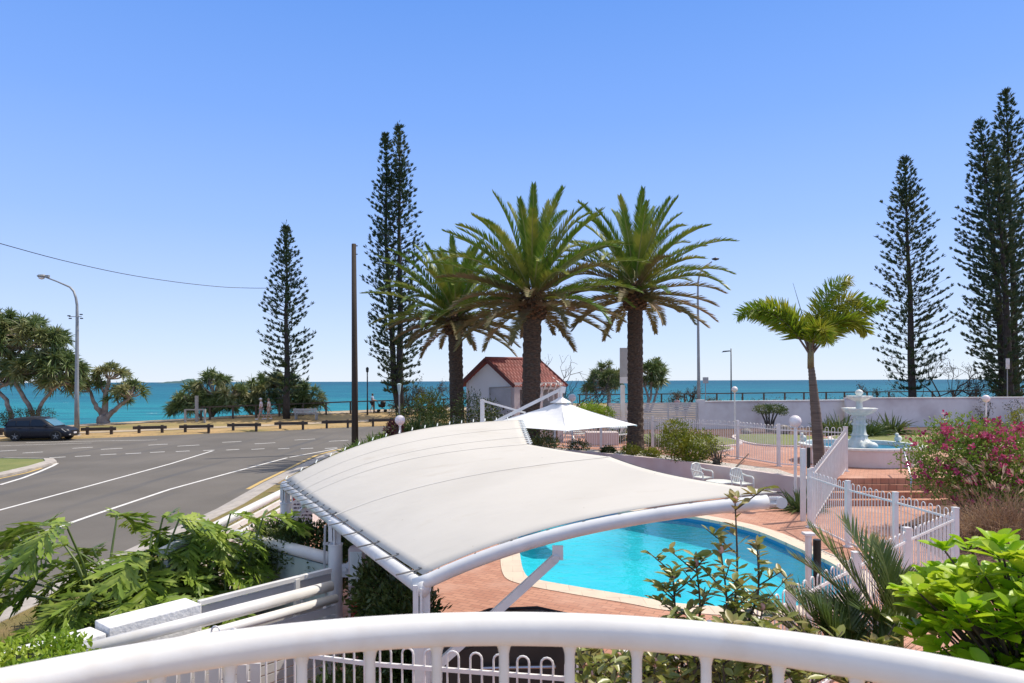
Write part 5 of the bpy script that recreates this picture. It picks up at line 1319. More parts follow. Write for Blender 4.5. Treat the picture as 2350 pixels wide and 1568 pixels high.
# pandanus
def rosettes(lb, heads, n=30, L=.85, W_=.06, droop=.35, updir=True):
    n = int(n*1.5); W_ *= 1.35
    for (hp, hd, sc) in heads:
        hp = Vector(hp); hd = Vector(hd).normalized(); m = n
        v = lb.dirs(m)+nv(tuple(hd))*0.75
        P = nv([tuple(hp)]*m)+lb.rng.normal(size=(m, 3))*.05
        lb.blades(P, v, lb.dirs(m), L*sc*lb.rng.uniform(.6, 1.1, m), W_*sc, droop*sc*lb.rng.uniform(.3, 1.2, m), ts=(0, .35, .7, 1), ws=(.7, 1, .7, .05), fold=.35)
def pandanus(base, label, crown, nh, seed, forks, L=.85, trunks=None, n=30, deadf=.35, W_=.06):
    """crown: list of (centre, radii) blobs ; forks: list of polyline limbs in world coords"""
    r_ = random.Random(seed); t = thing('pandanus', base, label, 'pandanus tree', 'pandanus trees on the foreshore'); tb = MB(); ends = []
    for path, r0, r1 in forks:
        path = [Vector(p) for p in path]; pts = catmull(path, 4, False); pts = [Vector(p)+Vector([r_.gauss(0, .03) for _ in range(3)]) for p in pts]
        tb.tube(pts, [r0+(r1-r0)*i/(len(pts)-1) for i in range(len(pts))], 8); ends += [pts[-1], pts[len(pts)*2//3], pts[len(pts)//2]]
    heads = []
    for (c, rad, k) in crown:
        c = Vector(c)
        for _ in range(k):
            v = Vector([r_.gauss(0, 1) for _ in range(3)]).normalized()
            if v.z < -.35: v.z *= -.5
            s = r_.uniform(.72, 1.0); p = c+Vector((v.x*rad[0], v.y*rad[1], v.z*rad[2]))*s
            heads.append((p, v+Vector((0, 0, .5)), r_.uniform(.8, 1.15)))
            e = min(ends, key=lambda q: (q-p).length); mid = e.lerp(p, .5)+Vector((0, 0, -.12))
            tb.tube([e, mid, p], [.07, .06, .045], 5, caps=False)
    lb = LB(seed); rosettes(lb, heads, n, L, W_); lb.build('crown', L_pan, t)
    ld = LB(seed+1)
    for (p, v, s) in heads:
        if r_.random() < deadf:
            m = 12; ld.blades(nv([tuple(p-Vector((0, 0, .05)))]*m), ld.dirs(m)*nv([1, 1, .3])-nv([0, 0, .7]), ld.dirs(m), ld.rng.uniform(.4, .8, m)*L, .05, .3)
    if ld.V: ld.build('dead_leaves', L_panold, t)
    tb.build('trunk', M_panbark, t, smooth=True)
    return t
def A3(px, py, d): return tuple(at(px, py, d))
d = 51
pandanus(tuple(at(75, 985, d)), 'large spreading pandanus with many pale limbs above the dark car', [(A3(60, 790, d), (3.2, 2.0, 2.1), 60), (A3(10, 770, d), (2.2, 1.8, 1.8), 34), (A3(130, 850, d), (1.6, 1.5, 1.5), 30), (A3(-40, 800, d), (2.5, 2.0, 2.0), 34), (A3(80, 850, d), (2.3, 1.8, 1.1), 26), (A3(140, 880, d), (1.2, 1.2, .8), 16), (A3(30, 870, d), (2.0, 1.4, .8), 20)], 0, 5,
         [([A3(85, 990, d), A3(75, 950, d), A3(50, 905, d), A3(20, 860, d), A3(-10, 820, d)], .2, .1), ([A3(85, 990, d), A3(92, 935, d), A3(120, 895, d), A3(150, 880, d)], .17, .07), ([A3(30, 990, d), A3(22, 940, d), A3(0, 900, d), A3(-40, 860, d)], .2, .1),
          ([A3(-60, 930, d), A3(-10, 893, d), A3(40, 872, d), A3(90, 850, d)], .18, .08), ([A3(-60, 910, d), A3(0, 870, d), A3(60, 835, d), A3(100, 800, d)], .17, .08), ([A3(-60, 880, d), A3(0, 845, d), A3(50, 800, d), A3(60, 760, d)], .16, .08), ([A3(-60, 990, d), A3(-60, 950, d), A3(-60, 880, d)], .3, .16)], L=1.0, n=34, W_=.07)
d = 53.5
pandanus(tuple(at(236, 966, d)), 'small open pandanus with a stout forked trunk right of the street lamp', [(A3(255, 858, d), (1.15, 1.0, .6), 15), (A3(203, 888, d), (1.0, .9, .7), 12), (A3(300, 898, d), (1.3, 1.0, .7), 15), (A3(272, 918, d), (.9, .8, .4), 5)], 0, 6,
         [([A3(236, 968, d), A3(234, 950, d), A3(218, 930, d), A3(208, 900, d)], .30, .10), ([A3(236, 968, d), A3(240, 945, d), A3(243, 905, d), A3(250, 870, d)], .32, .12), ([A3(240, 968, d), A3(252, 950, d), A3(275, 932, d), A3(300, 910, d)], .26, .09), ([A3(243, 905, d), A3(233, 890, d), A3(230, 872, d)], .10, .07), ([A3(236, 970, d), A3(236, 958, d)], .50, .42), ([A3(243, 900, d), A3(262, 890, d)], .09, .06)], L=.78, n=28)
d = 58.5
pandanus(tuple(at(480, 960, d)), 'leafy pandanus clump with a taller head, left of the walking couple', [(A3(490, 880, d), (1.3, 1.2, 1.0), 18), (A3(440, 920, d), (1.6, 1.4, 1.3), 20), (A3(530, 905, d), (1.2, 1.2, 1.0), 14), (A3(415, 940, d), (.9, 1, .8), 12), (A3(460, 935, d), (2.0, 1.2, .9), 26), (A3(520, 935, d), (1.5, 1.2, .8), 16)], 0, 7,
         [([A3(485, 965, d), A3(487, 935, d), A3(490, 905, d)], .2, .1), ([A3(480, 965, d), A3(500, 940, d), A3(525, 915, d)], .15, .08), ([A3(470, 965, d), A3(450, 945, d), A3(440, 925, d)], .15, .08)], L=.9, n=32)
d = 61.0
pandanus(tuple(at(640, 960, d)), 'broad pandanus thicket behind the single pine and the walking couple', [(A3(590, 900, d), (1.7, 1.4, 1.5), 22), (A3(650, 895, d), (2.0, 1.4, 1.5), 24), (A3(705, 915, d), (1.5, 1.3, 1.3), 18), (A3(560, 925, d), (1.2, 1.2, .9), 12), (A3(640, 880, d), (1.2, 1.0, .8), 12), (A3(610, 930, d), (2.2, 1.2, .8), 24), (A3(690, 935, d), (2.0, 1.2, .8), 22)], 0, 8,
         [([A3(590, 965, d), A3(588, 930, d), A3(592, 900, d)], .2, .1), ([A3(590, 965, d), A3(570, 945, d), A3(555, 925, d)], .15, .08), ([A3(650, 965, d), A3(655, 930, d), A3(650, 890, d)], .2, .1), ([A3(680, 965, d), A3(700, 935, d)], .2, .1)], L=.9, n=32)
d = 60
pandanus(tuple(at(1395, 935, d)), 'round dark pandanus left of the right date palm trunk', [(A3(1392, 868, d), (1.4, 1.2, 1.2), 24), (A3(1372, 895, d), (1.1, 1, .8), 12), (A3(1415, 885, d), (1.0, 1, .8), 12)], 0, 9, [([A3(1395, 940, d), A3(1398, 905, d), A3(1392, 880, d)], .2, .1)], L=.85, n=32)
pandanus(tuple(at(1498, 935, d)), 'pandanus with bare pale stems right of the right date palm trunk', [(A3(1492, 850, d), (1.4, 1.2, .9), 20), (A3(1480, 885, d), (.9, .9, .8), 8), (A3(1512, 872, d), (.8, .8, .6), 8)], 0, 10, [([A3(1485, 945, d), A3(1488, 915, d), A3(1480, 885, d)], .14, .08), ([A3(1490, 945, d), A3(1505, 910, d), A3(1510, 875, d)], .13, .07), ([A3(1478, 945, d), A3(1495, 905, d), A3(1492, 860, d)], .13, .07)], L=.8, n=30)

# generic leafy shrub
def shrub(name, base, blobs, n, leafL, leafW, mat, label, cat, seed, stems=0, group=None, ts=(0, .5, 1), ws=(.2, 1, .1), fold=0, up=.5, droop=0.0, shell=.55, stem_mat=None, flowers=None, stuff=False):
    t = thing(name, base, label, cat, group); lb = LB(seed); tot = sum(b[1][0]*b[1][1]*b[1][2] for b in blobs)
    for c, rad in blobs:
        k = max(20, int(n*rad[0]*rad[1]*rad[2]/tot)); v = lb.dirs(k); s = (shell+(1-shell)*lb.rng.random((k, 1)))*(1+.10*np.sin(v[:, :1]*5+c[0])*np.cos(v[:, 1:2]*6+c[1])+.12*lb.rng.normal(size=(k, 1)))
        P = nv(c)+v*nv(rad)*s
        P[:, 2] = np.maximum(P[:, 2], base[2]+.02)
        D = v+lb.rng.normal(size=(k, 3))*.75+nv([0, 0, up])
        lb.blades(P, D, lb.dirs(k), leafL*lb.rng.uniform(.6, 1.15, k), leafW*lb.rng.uniform(.7, 1.1, k), droop, ts, ws, fold)
    lb.build('foliage', mat, t)
    if stems or True:
        r_ = random.Random(seed); mb = MB(); b0 = Vector(base)
        for i in range(max(stems, 5)):
            c, rad = blobs[i % len(blobs)]; e = Vector(c)+Vector([r_.uniform(-.6, .6)*q for q in rad]); mb.tube([b0+Vector((r_.uniform(-.1, .1), r_.uniform(-.1, .1), 0)), b0.lerp(e, .5)+Vector((r_.uniform(-.08, .08), r_.uniform(-.08, .08), 0)), e], [.03, .02, .008], 5, caps=False)
        mb.build('stems', stem_mat or M_twig, t)
    if flowers:
        fm, nf, fs = flowers; fb = LB(seed+9)
        for c, rad in blobs:
            k = max(2, int(nf*rad[0]*rad[1]*rad[2]/tot)); v = fb.dirs(k); v[:, 1] = -np.abs(v[:, 1])*.9; v[:, 2] = np.where(v[:, 2] < -.5, -v[:, 2], v[:, 2]); P0 = nv(c)+v*nv(rad)*fb.rng.uniform(.92, 1.12, (k, 1))
            for p in P0:
                m = 12; fb.blades(np.repeat(p[None], m, 0)+fb.rng.normal(size=(m, 3))*fs*.55, fb.dirs(m)+nv([0, -.4, .3]), fb.dirs(m), fs*fb.rng.uniform(.7, 1.3, m), fs*.8, 0, (0, .6, 1), (.4, 1, .6))
        fb.build('flowers', fm, t)
    return t
def clump(name, base, n, L, W_, mat, label, cat, seed, droop=.5, up=.9, group=None, rad=.15, ws=(.7, 1, .7, .05), fold=.3):
    t = thing(name, base, label, cat, group); lb = LB(seed); a = lb.rng.uniform(0, 6.283, n); e = lb.rng.uniform(.15, 1.45, n)
    D = np.stack([np.cos(a)*np.cos(e), np.sin(a)*np.cos(e), np.sin(e)*up+.1], 1); P = nv(base)+np.stack([np.cos(a)*rad*lb.rng.random(n), np.sin(a)*rad*lb.rng.random(n), np.zeros(n)], 1)
    lb.blades(P, D, lb.dirs(n), L*lb.rng.uniform(.6, 1.1, n), W_, droop*L*lb.rng.uniform(.3, 1.1, n), ts=(0, .35, .7, 1), ws=ws, fold=fold); lb.build('leaves', mat, t)
    return t

# --- terrace planting
def Tz(px, d, z=TZ): x, y = atz(px, d); return (x, y, z)
b = Tz(1578, 25.0); shrub('yellow_green_shrub', b, [((b[0]-.45, b[1], 1.35), (.62, .6, .55)), ((b[0]-.35, b[1]+.3, 1.85), (.60, .5, .42)), ((b[0]+.35, b[1]-.2, 1.30), (.75, .6, .60)), ((b[0]-.05, b[1]-.3, 1.05), (.8, .5, .4))], 6500, .085, .045, L_ygreen, 'large yellow green shrub on the pebble bed by the terrace fence', 'shrub', 31, 14)
b = Tz(1645, 24.2); shrub('dry_shrub', b, [((b[0], b[1], 1.1), (.45, .4, .42))], 420, .06, .03, L_grey, 'half bare twiggy shrub at the right side of the yellow green shrub', 'shrub', 32, 26)
for i, (px, dd, s, lab) in enumerate(((1245, 29.5, 1.0, 'dark low shrub under the left edge of the umbrella'), (1327, 28.6, .8, 'small dark shrub below the umbrella beside the fence post'), (1448, 27.0, .7, 'small pale green shrub on the pebble bed, left of the big one'), (1495, 26.4, .6, 'little tuft of leaves next to the big yellow green shrub'), (1395, 27.6, .5, 'tiny shrub on the pebble bed below the umbrella corner'))):
    b = Tz(px, dd); shrub('low_shrub', b, [((b[0], b[1], TZ+.28*s), (.62*s, .4*s, .36*s))], 900, .10, .035, L_dark if i < 2 or i == 4 else L_ygreen, lab, 'shrub', 40+i, 6, 'low shrubs on the pebble bed')
b = Tz(1765, 39); t = shrub('topiary_tree', b, [((b[0]-.3, b[1], 2.02), (.62, .55, .30)), ((b[0]+.35, b[1], 2.05), (.60, .55, .28)), ((b[0]+.75, b[1], 1.9), (.35, .4, .26))], 3600, .07, .04, L_strap, 'flat topped clipped bush on several dark stems against the white wall', 'tree', 50)
mb = MB()
for dx in (-.5, -.25, 0, .3, .55): mb.tube([(b[0]+dx*.2, b[1], TZ), (b[0]+dx*.5, b[1], 1.4), (b[0]+dx, b[1], 1.95)], [.07, .05, .03], 6)
mb.build('trunk', M_twig, t)
for i, (px, dd, s, lab) in enumerate(((1930, 36.5, 1.35, 'dark spiky clump just left of the fountain pedestal'), (1990, 35.5, 1.15, 'spiky clump just right of the fountain pedestal'), (2045, 37.5, 1.3, 'spiky clump furthest right behind the fountain basin'), (1905, 38.0, 1.0, 'small spiky clump beside the foxtail palm trunk'))):
    b = Tz(px, dd)
    clump('strappy_clump', b, 150, 1.35*s, .07, L_strap, lab, 'plant', 60+i, .35, .95, 'spiky clumps by the white wall', .35)
for i, (px, dd, r) in enumerate(((1798, 37.5, .36), (1786, 38.1, .25), (1713, 37.6, .25), (1842, 37, .22))):
    c = Tz(px, dd); rr = random.Random(i); mb = MB(); prof = [(max(.01, r*math.sin(math.pi*k/8)*rr.uniform(.85, 1.1)), r*(1-math.cos(math.pi*k/8))*.85-.08) for k in range(9)]
    o = mb.lathe(c, prof, 9, 1.15, .9).build('boulder', M_rock); tag(o, ('largest pale boulder beside the clipped bush', 'small boulder left of the largest one', 'low boulder near the thin lamp pole', 'small boulder half hidden by the lamp globe')[i], 'rock', 'boulders by the wall')
# vines on the right wall
for i, (px, dd, lab) in enumerate(((2258, 42.3, 'bare twiggy shrub against the wall behind the globe lamp'), (2330, 42.3, 'wiry creeper shrub on the wall near the right edge'))):
    b = Tz(px, dd); shrub('wall_shrub', b, [((b[0], b[1], 1.9), (.7, .25, .55)), ((b[0], b[1], 1.3), (.35, .2, .5))], 350, .09, .05, L_grey, lab, 'shrub', 70+i, 18)
b = Tz(2320, 33); clump('strappy_clump', b, 160, 1.5, .06, L_strap, 'tall strappy clump at the far right edge above the flowering shrub', 'plant', 75, .4, .95, 'spiky clumps by the white wall', .3)
b = Tz(2268, 40.5); shrub('dark_low_shrub', b, [((b[0], b[1], 1.0), (.9, .5, .3))], 900, .1, .04, L_dark, 'low dark shrub at the foot of the right wall', 'shrub', 77, 5)
b = Tz(2350, 36); shrub('golden_shrub', b, [((b[0], b[1], 1.5), (.8, .7, .7))], 1500, .1, .05, L_ygreen, 'yellowish shrub at the right edge before the wall', 'shrub', 78, 8)
# bright hedge and yuccas left of the right palm
b = Tz(1368, 36.5); shrub('rounded_hedge', b, [((b[0]-.3, b[1], 1.9), (.95, .8, .62)), ((b[0]+.45, b[1], 1.8), (.6, .6, .55))], 5200, .09, .05, L_hedge, 'bright green rounded hedge right of the umbrella peak', 'hedge', 80, 5)
clump('strappy_clump', Tz(1415, 33), 90, 1.2, .05, L_strap, 'yellowish spiky clump at the foot of the right date palm, left side', 'plant', 81, .3)
clump('strappy_clump', Tz(1512, 31), 110, 1.1, .05, L_strap, 'spiky clump at the foot of the right date palm, right side', 'plant', 82, .35)
b = Tz(1380, 32); o = MB().box((b[0], b[1], TZ+.3), (1.5, .9, .6)).build('garden_planter', M_pinkw, bevel=.03); tag(o, 'low pinkish planter behind the picnic tables', 'planter')

# --- shrubs around the hut and the corner
b = (-3.2, 30.5, .1)
for i, (px, py, dd, rad, mat, n_, lab) in enumerate(((985, 938, 31, (.75, .7, .85), L_ygreen, 2600, 'yellow green shrub at the top left of the shrubs before the hut'), (950, 965, 28.5, (.8, .7, .75), L_dark, 2200, 'dark shrub left of the yellow green one above the canopy'),
      (1010, 975, 28, (.7, .7, .6), L_dark, 1800, 'low dark shrub just above the canopy ridge'), (1080, 950, 30, (.85, .7, 1.0), L_dark, 2400, 'dark leafy shrub in front of the hut door'), (1125, 952, 31, (.5, .5, .75), L_dark, 1200, 'slim dark shrub beside the umbrella mast'),
      (1218, 1000, 24.5, (.95, .6, .5), L_dark, 1600, 'dark shrub under the left panel of the umbrella'), (1170, 985, 27, (.8, .6, .6), L_dark, 1200, 'dark shrub hidden between canopy and umbrella'))):
    c = at(px, py, dd); zb = TZ if c.x > -2 else .4
    shrub('garden_shrub', (c.x, c.y, zb-.3), [((c.x, c.y, c.z), rad), ((c.x+rad[0]*.4, c.y, c.z-.35), (rad[0]*.8, rad[1], rad[2]*.7))], n_, .13, .04, mat, lab, 'shrub', 90+i, 10, 'garden shrubs between the canopy and the hut')
for i, (px, py, dd, lab) in enumerate(((958, 968, 27.2, 'dark spiky dracaena clump right of the globe lamp'), (1000, 985, 25.5, 'spiky clump touching the canopy ridge'), (925, 985, 27, 'spiky clump behind the globe lamp'))):
    c = at(px, py, dd); clump('strappy_clump', (c.x, c.y, c.z-.5), 170, 1.15, .055, L_strap, lab, 'plant', 100+i, .4, .9, 'spiky clumps near the hut', .45)
c = at(905, 985, 26); shrub('burgundy_plant', (c.x, c.y, .2), [((c.x, c.y, c.z), (.35, .3, .3))], 400, .16, .05, L_red, 'reddish leaved plant beside the globe lamp above the canopy', 'plant', 105, 4)
for i, (px, py, dd) in enumerate(((880, 1000, 26.5), (860, 1008, 25.5), (840, 1018, 24.5), (822, 1026, 23.8), (870, 1014, 24.5), (846, 1030, 23), (808, 1030, 23.2))):
    c = at(px, py, dd); clump('agapanthus', (c.x, c.y, c.z-.25), 85, .62, .055, L_phil, ('broad green strappy plant furthest up the slope behind the canopy', 'second green strappy plant down from the top behind the canopy', 'green strappy plant in the middle of the row behind the canopy', 'green strappy plant near the base of the utility pole', 'green strappy plant close to the canopy ridge', 'lowest green strappy plant against the canopy edge', 'green strappy plant at the foot of the utility pole')[i], 'plant', 110+i, .5, .9, 'green strappy plants by the utility pole', .2)
c = at(816, 1016, 23); 
# soil bank carrying those plants
bk = MB(); bk.poly([(-5.3, 21), (-2.5, 24), (-1.6, 28), (-2.5, 31), (-5.0, 31), (-5.9, 26)], .55); struct(bk.build('garden_bed', M_mulch))
bk = MB(); bk.prism([(-5.25, 20.9), (-2.45, 23.9), (-1.55, 28), (-2.45, 31.1), (-5.05, 31.1), (-5.95, 26)], -.02, .545); struct(bk.build('bed_edge', M_render))

# --- bare coastal trees
def bare_tree(base, H, spread, seed, label, leaves=300, up=.6, ll=.16, levels=4, mat=L_grey, group='wind bent coastal trees', hang=.6, nmain=4):
    r_ = random.Random(seed); t = thing('coastal_tree', base, label, 'tree', group); mb = MB(); tips = []
    def grow(p, d_, L, r, lev):
        pts = [p]; 
        for s in range(4):
            d_ = (d_+Vector([r_.gauss(0, .22) for _ in range(3)])+Vector((0, 0, .06))).normalized(); pts.append(pts[-1]+d_*L/4)
        mb.tube(pts, [r*(1-.12*i) for i in range(5)], 5 if lev < 2 else 3, caps=False)
        tips.append(pts[-1]); 
        if lev == 0: tips.extend(pts[2:4]); return
        for _ in range(r_.choice((2, 3))):
            k = r_.choice((2, 3, 4)); nd = (d_+Vector([r_.gauss(0, .55) for _ in range(3)])).normalized(); grow(pts[k], nd, L*r_.uniform(.6, .85), max(.018, r*.58), lev-1)
    for i in range(nmain):
        a = i*2*math.pi/nmain+r_.random(); grow(Vector(base), Vector((math.cos(a)*spread, math.sin(a)*spread*.5, up)).normalized(), H*.42, .13, levels-1)
    mb.build('branches', M_twig, t)
    if leaves:
        lb = LB(seed); idx = lb.rng.integers(0, len(tips), leaves*3); T = nv([tuple(q) for q in tips])[idx]+lb.rng.normal(size=(leaves*3, 3))*.16
        lb.blades(T, lb.dirs(leaves*3)*.6-nv([0, 0, hang]), lb.dirs(leaves*3), ll*lb.rng.uniform(.6, 1.2, leaves*3), .05, 0); lb.build('foliage', mat, t)
    return t
bare_tree(gz(1318, 56), 6.2, .75, 41, 'leafless wiry tree right of the hut against the sky', 60, ll=.12, levels=5)
bare_tree(gz(1262, 58), 5.2, .6, 42, 'sparse tree rising behind the hut roof', 160, levels=4)
bare_tree(gz(1140, 60), 5.6, .5, 43, 'thin leafy tree behind the left end of the hut roof', 300, levels=4)
bare_tree(gz(990, 62), 4.2, .9, 44, 'grey hanging leaved tree below the twin pine', 900, levels=4, hang=.9)
bare_tree(gz(940, 63), 3.2, 1.1, 45, 'low grey coastal shrub tree by the stroller', 800, levels=4, hang=.9)
bare_tree(gz(2000, 62), 3.6, 1.2, 46, 'low dark coastal tree behind the fountain top', 1100, levels=4, hang=.9)
bare_tree(gz(2060, 63), 2.8, 1.3, 47, 'low coastal scrub tree at the foot of the open pine', 900, levels=4, hang=.9)
bare_tree(gz(2190, 62), 7.0, .8, 48, 'forked half bare coastal tree between the right pines', 420, levels=5, hang=.8)
bare_tree(gz(2260, 63), 4.6, .9, 49, 'sparse coastal tree left of the far right pines', 420, levels=5, hang=.8)
bare_tree(gz(2150, 63), 2.6, 1.4, 50, 'dark low scrub between the right pines along the fence', 900, levels=4, hang=.9)
bare_tree(gz(1575, 66), 2.6, 1.0, 51, 'small grey bush behind the two promenade walkers', 350, levels=4, hang=.6)
bare_tree(gz(1640, 66), 1.6, 1.2, 52, 'tiny grey bush by the small sign on the promenade', 200, levels=3, hang=.6)
bare_tree(gz(770, 66), 2.0, 1.1, 53, 'small coastal bush on the sea edge left of the utility pole', 260, levels=4, hang=.5)
# scrub at the cliff edge behind the car
c = gz(65, 50.5); shrub('coastal_scrub', c, [((c[0]-.6, c[1], c[2]+.8), (1.8, .8, .7)), ((c[0]+.8, c[1], c[2]+1.0), (1.3, .8, .6)), ((c[0]-2.6, c[1], c[2]+.7), (1.5, .8, .6))], 2600, .16, .05, L_verge, 'reddish green scrub behind the dark car', 'shrub', 120, 6)
# scrub band on the sea edge (uncountable)
lb = LB(130); r_ = random.Random(9)
for x in np.arange(-24, -3, .5):
    e = E(x)+.6; z = hgt(x, e); k = 50; P = nv([x, e, z+.1])+lb.rng.normal(size=(k, 3))*nv([.4, .4, .18]); lb.blades(P, lb.dirs(k)+nv([0, 0, .6]), lb.dirs(k), .3, .06, .05)
for x in np.arange(12, 46, .5):
    e = E(x)+.5; z = hgt(x, e); k = 45; P = nv([x, e, z+.3])+lb.rng.normal(size=(k, 3))*nv([.4, .4, .35]); lb.blades(P, lb.dirs(k)+nv([0, 0, .3]), lb.dirs(k), .3, .05, .05)
o = lb.build('coastal_scrub', L_grey); tag(o, 'ragged low scrub growing along the lip of the foreshore', 'scrub', kind='stuff')
# short grass blades on the verge (uncountable)
lb = LB(131); k = 9000; X = lb.rng.uniform(-7.6, -4.9, k); Y = lb.rng.uniform(6, 26, k)**1.0; lb.blades(np.stack([X, Y, np.full(k, .115)], 1), lb.dirs(k)*.6+nv([0, 0, .8]), lb.dirs(k), lb.rng.uniform(.03, .09, k), .012, .01)
o = lb.build('grass', L_verge); tag(o, 'short dry grass on the strip beside the kerb', 'grass', kind='stuff')

# --- flowering shrub, dry grass
b = (11.6, 17.2, .02)
shrub('flowering_shrub', b, [((10.9, 17.0, 1.75), (1.25, .9, .75)), ((12.3, 17.2, 1.7), (1.3, .9, .8)), ((11.3, 17.2, 2.35), (.9, .7, .5)), ((12.6, 17.6, 2.0), (.9, .7, .6)), ((10.6, 16.9, 1.2), (.75, .7, .55)), ((13.2, 16.8, 1.2), (1.1, .9, .8)), ((11.9, 16.6, 1.1), (1.2, .7, .7))], 19000, .085, .045, L_boug, 'large shrub covered in magenta blossom to the right of the fountain', 'flowering shrub', 140, 24, flowers=(L_flower, 190, .07), shell=.4)
lb = LB(141); t = thing('fountain_grass', (10.75, 15.0, .02), 'tall dry brown ornamental grass at the fence below the flowering shrub', 'ornamental grass')
k = 3800; a = lb.rng.uniform(0, 6.28, k); e = lb.rng.uniform(.25, 1.5, k); lb.blades(nv([10.75, 15.0, .05])+lb.rng.normal(size=(k, 3))*nv([.38, .34, .0]), np.stack([np.cos(a)*np.cos(e), np.sin(a)*np.cos(e), np.sin(e)+.25], 1), lb.dirs(k), lb.rng.uniform(.8, 1.95, k), .011, lb.rng.uniform(.2, .9, k), ts=(0, .3, .6, .85, 1), ws=(1, 1, .8, .6, .3)); lb.build('leaves', L_straw, t)
lb = LB(142); k = 60; a = lb.rng.uniform(0, 6.28, k); P = np.stack([10.75+np.cos(a)*lb.rng.uniform(.3, 1.1, k), 15+np.sin(a)*lb.rng.uniform(.2, .9, k), lb.rng.uniform(1.1, 1.85, k)], 1); lb.blades(np.repeat(P, 5, 0), np.repeat(np.stack([np.cos(a)*.6, np.sin(a)*.6, np.full(k, .5)], 1), 5, 0)+lb.rng.normal(size=(k*5, 3))*.12, lb.dirs(k*5), .24, .028, .08); lb.build('seed_heads', plain('seed_head', (.48, .34, .24), (.38, .24, .17), .9), t)
b = (8.15, 19.25, 0.0); clump('strappy_clump', b, 130, .85, .05, L_strap, 'green strappy clump at the foot of the big globe lamp', 'plant', 145, .4, .9, None, .25)
b = (9.0, 20.05, .0); shrub('dark_low_shrub', b, [((b[0]+.1, b[1], .55), (.25, .25, .45))], 300, .08, .03, L_dark, 'narrow dark shrub in the corner beside the brick steps', 'shrub', 146, 4)
b = (13.5, 14.5, .02); shrub('garden_shrub', b, [((13.4, 14.8, .9), (1.0, .8, .8)), ((14.3, 14.5, 1.0), (1.0, .8, 1.0))], 2600, .11, .04, L_dark, 'dark shrub at the right edge beyond the dry grass', 'shrub', 147, 6)

# --- philodendron
def phil_leaf(lb, base, tip_dir, size, droop, seed):
    r_ = random.Random(seed); d0 = Vector(tip_dir).normalized(); p = Vector(base); n_ = 15; path = [p]; dd = d0.copy()
    for s in range(n_): dd = (dd+Vector((0, 0, -droop/n_))).normalized(); path.append(path[-1]+dd*size/n_)
    hor = Vector((d0.x, d0.y, 0)); side = Vector((-hor.y, hor.x, 0)).normalized()
    P = []; D = []; S = []; L = []; W_ = []; DR = []
    for i in range(n_):
        tg = (path[i+1]-path[i]).normalized(); u = i/n_; nrm_ = side.cross(tg).normalized()
        ll = size*(.62*math.sin(math.pi*(u*.80+.16))**.8)
        for sg in (-1, 1):
            for h in range(1):
                ang = 1.25-.75*u; dv = tg*math.cos(ang)+side*sg*math.sin(ang)-nrm_*(.10+r_.uniform(-.15, .25))
                P.append(tuple(path[i])); D.append(tuple(dv+nrm_*r_.uniform(-.2, .2))); S.append(tuple(tg+nrm_*r_.uniform(-.8, .8))); L.append(ll*r_.uniform(.65, 1.15)); W_.append(size*.085*r_.uniform(.85, 1.2)); DR.append(ll*.30)
    lb.blades(nv(P), nv(D), nv(S), nv(L), nv(W_), nv(DR), ts=(0, .18, .36, .5, .66, .82, 1), ws=(.9, .62, .95, .60, .95, .75, .08), fold=.12)
    # secondary lobes
    P2 = []; D2 = []; S2 = []; L2 = []
    for q, dv, l, s_ in zip(P, D, L, S):
        dv = Vector(dv).normalized(); q = Vector(q)+dv*l*.52; 
        for sg in (-1, 1):
            P2.append(tuple(q-Vector((0, 0, l*.08)))); D2.append(tuple(dv+Vector(s_).normalized()*sg*.75)); S2.append(tuple(s_)); L2.append(l*.32)
    lb.blades(nv(P2), nv(D2), nv(S2), nv(L2), size*.055, .03, ts=(0, .5, 1), ws=(.8, 1, .1))
    lb.blades(nv([tuple(q) for q in path[:-1]]), nv([tuple(path[i+1]-path[i]) for i in range(n_)]), nv([tuple(side)]*n_), size/n_*1.08, size*.12, 0, ts=(0, 1), ws=(1, 1))
    return path
def philodendron(base, specs, label, seed):
    t = thing('philodendron', base, label, 'plant'); lb = LB(seed); mb = MB(); r_ = random.Random(seed)
    for (az, el, pl, size, droop) in specs:
        if math.cos(az+.85) > .35 and el < 1.15: pl *= .55; size *= .75
        if math.cos(az) < -.35 and el > .75 and size < .9: pl *= .62
        b0 = Vector(base)+Vector((r_.uniform(-.5, .5), r_.uniform(-.3, .3), .2)); d0 = Vector((math.cos(az)*math.cos(el), math.sin(az)*math.cos(el), math.sin(el)))
        k = b0+d0*pl; m_ = b0.lerp(k, .5)+Vector((0, 0, .12*pl)); mb.tube([b0, m_, k], [.02, .016, .012], 6)
        phil_leaf(lb, k, Vector((math.cos(az), math.sin(az), -.05+r_.uniform(-.15, .15))), size, droop, r_.random())
    mb.build('stems', plain('phil_stem', (.14, .20, .05), (.10, .14, .04), .5), t); lb.build('leaves', L_phil, t)
    return t
r_ = random.Random(77)
sp1 = [(math.pi*1.0, .75, 1.6, 1.35, 1.0), (math.pi*1.10, .5, 1.3, 1.2, 1.1), (math.pi*.9, .95, 1.7, 1.1, 1.0), (math.pi*1.15, .9, 1.6, 1.1, 1.3)]
for i in range(64):
    a = i*2.4; e = r_.uniform(.4, 1.42); sp1.append((a, e, r_.uniform(.7, 1.75), r_.uniform(.55, .85), r_.uniform(.9, 1.7)))
philodendron((-5.35, 9.5, .1), sp1, 'large split leaf philodendron growing in the strip between the road kerb and the white wall', 3)
sp2 = []
for i in range(40):
    a = i*2.4+.5; e = r_.uniform(.5, 1.4); sp2.append((a, e, r_.uniform(.7, 1.6), r_.uniform(.5, .72), r_.uniform(1.0, 1.8)))
philodendron((-4.45, 10.0, .15), sp2, 'second philodendron leaning over the pale green panel', 4)
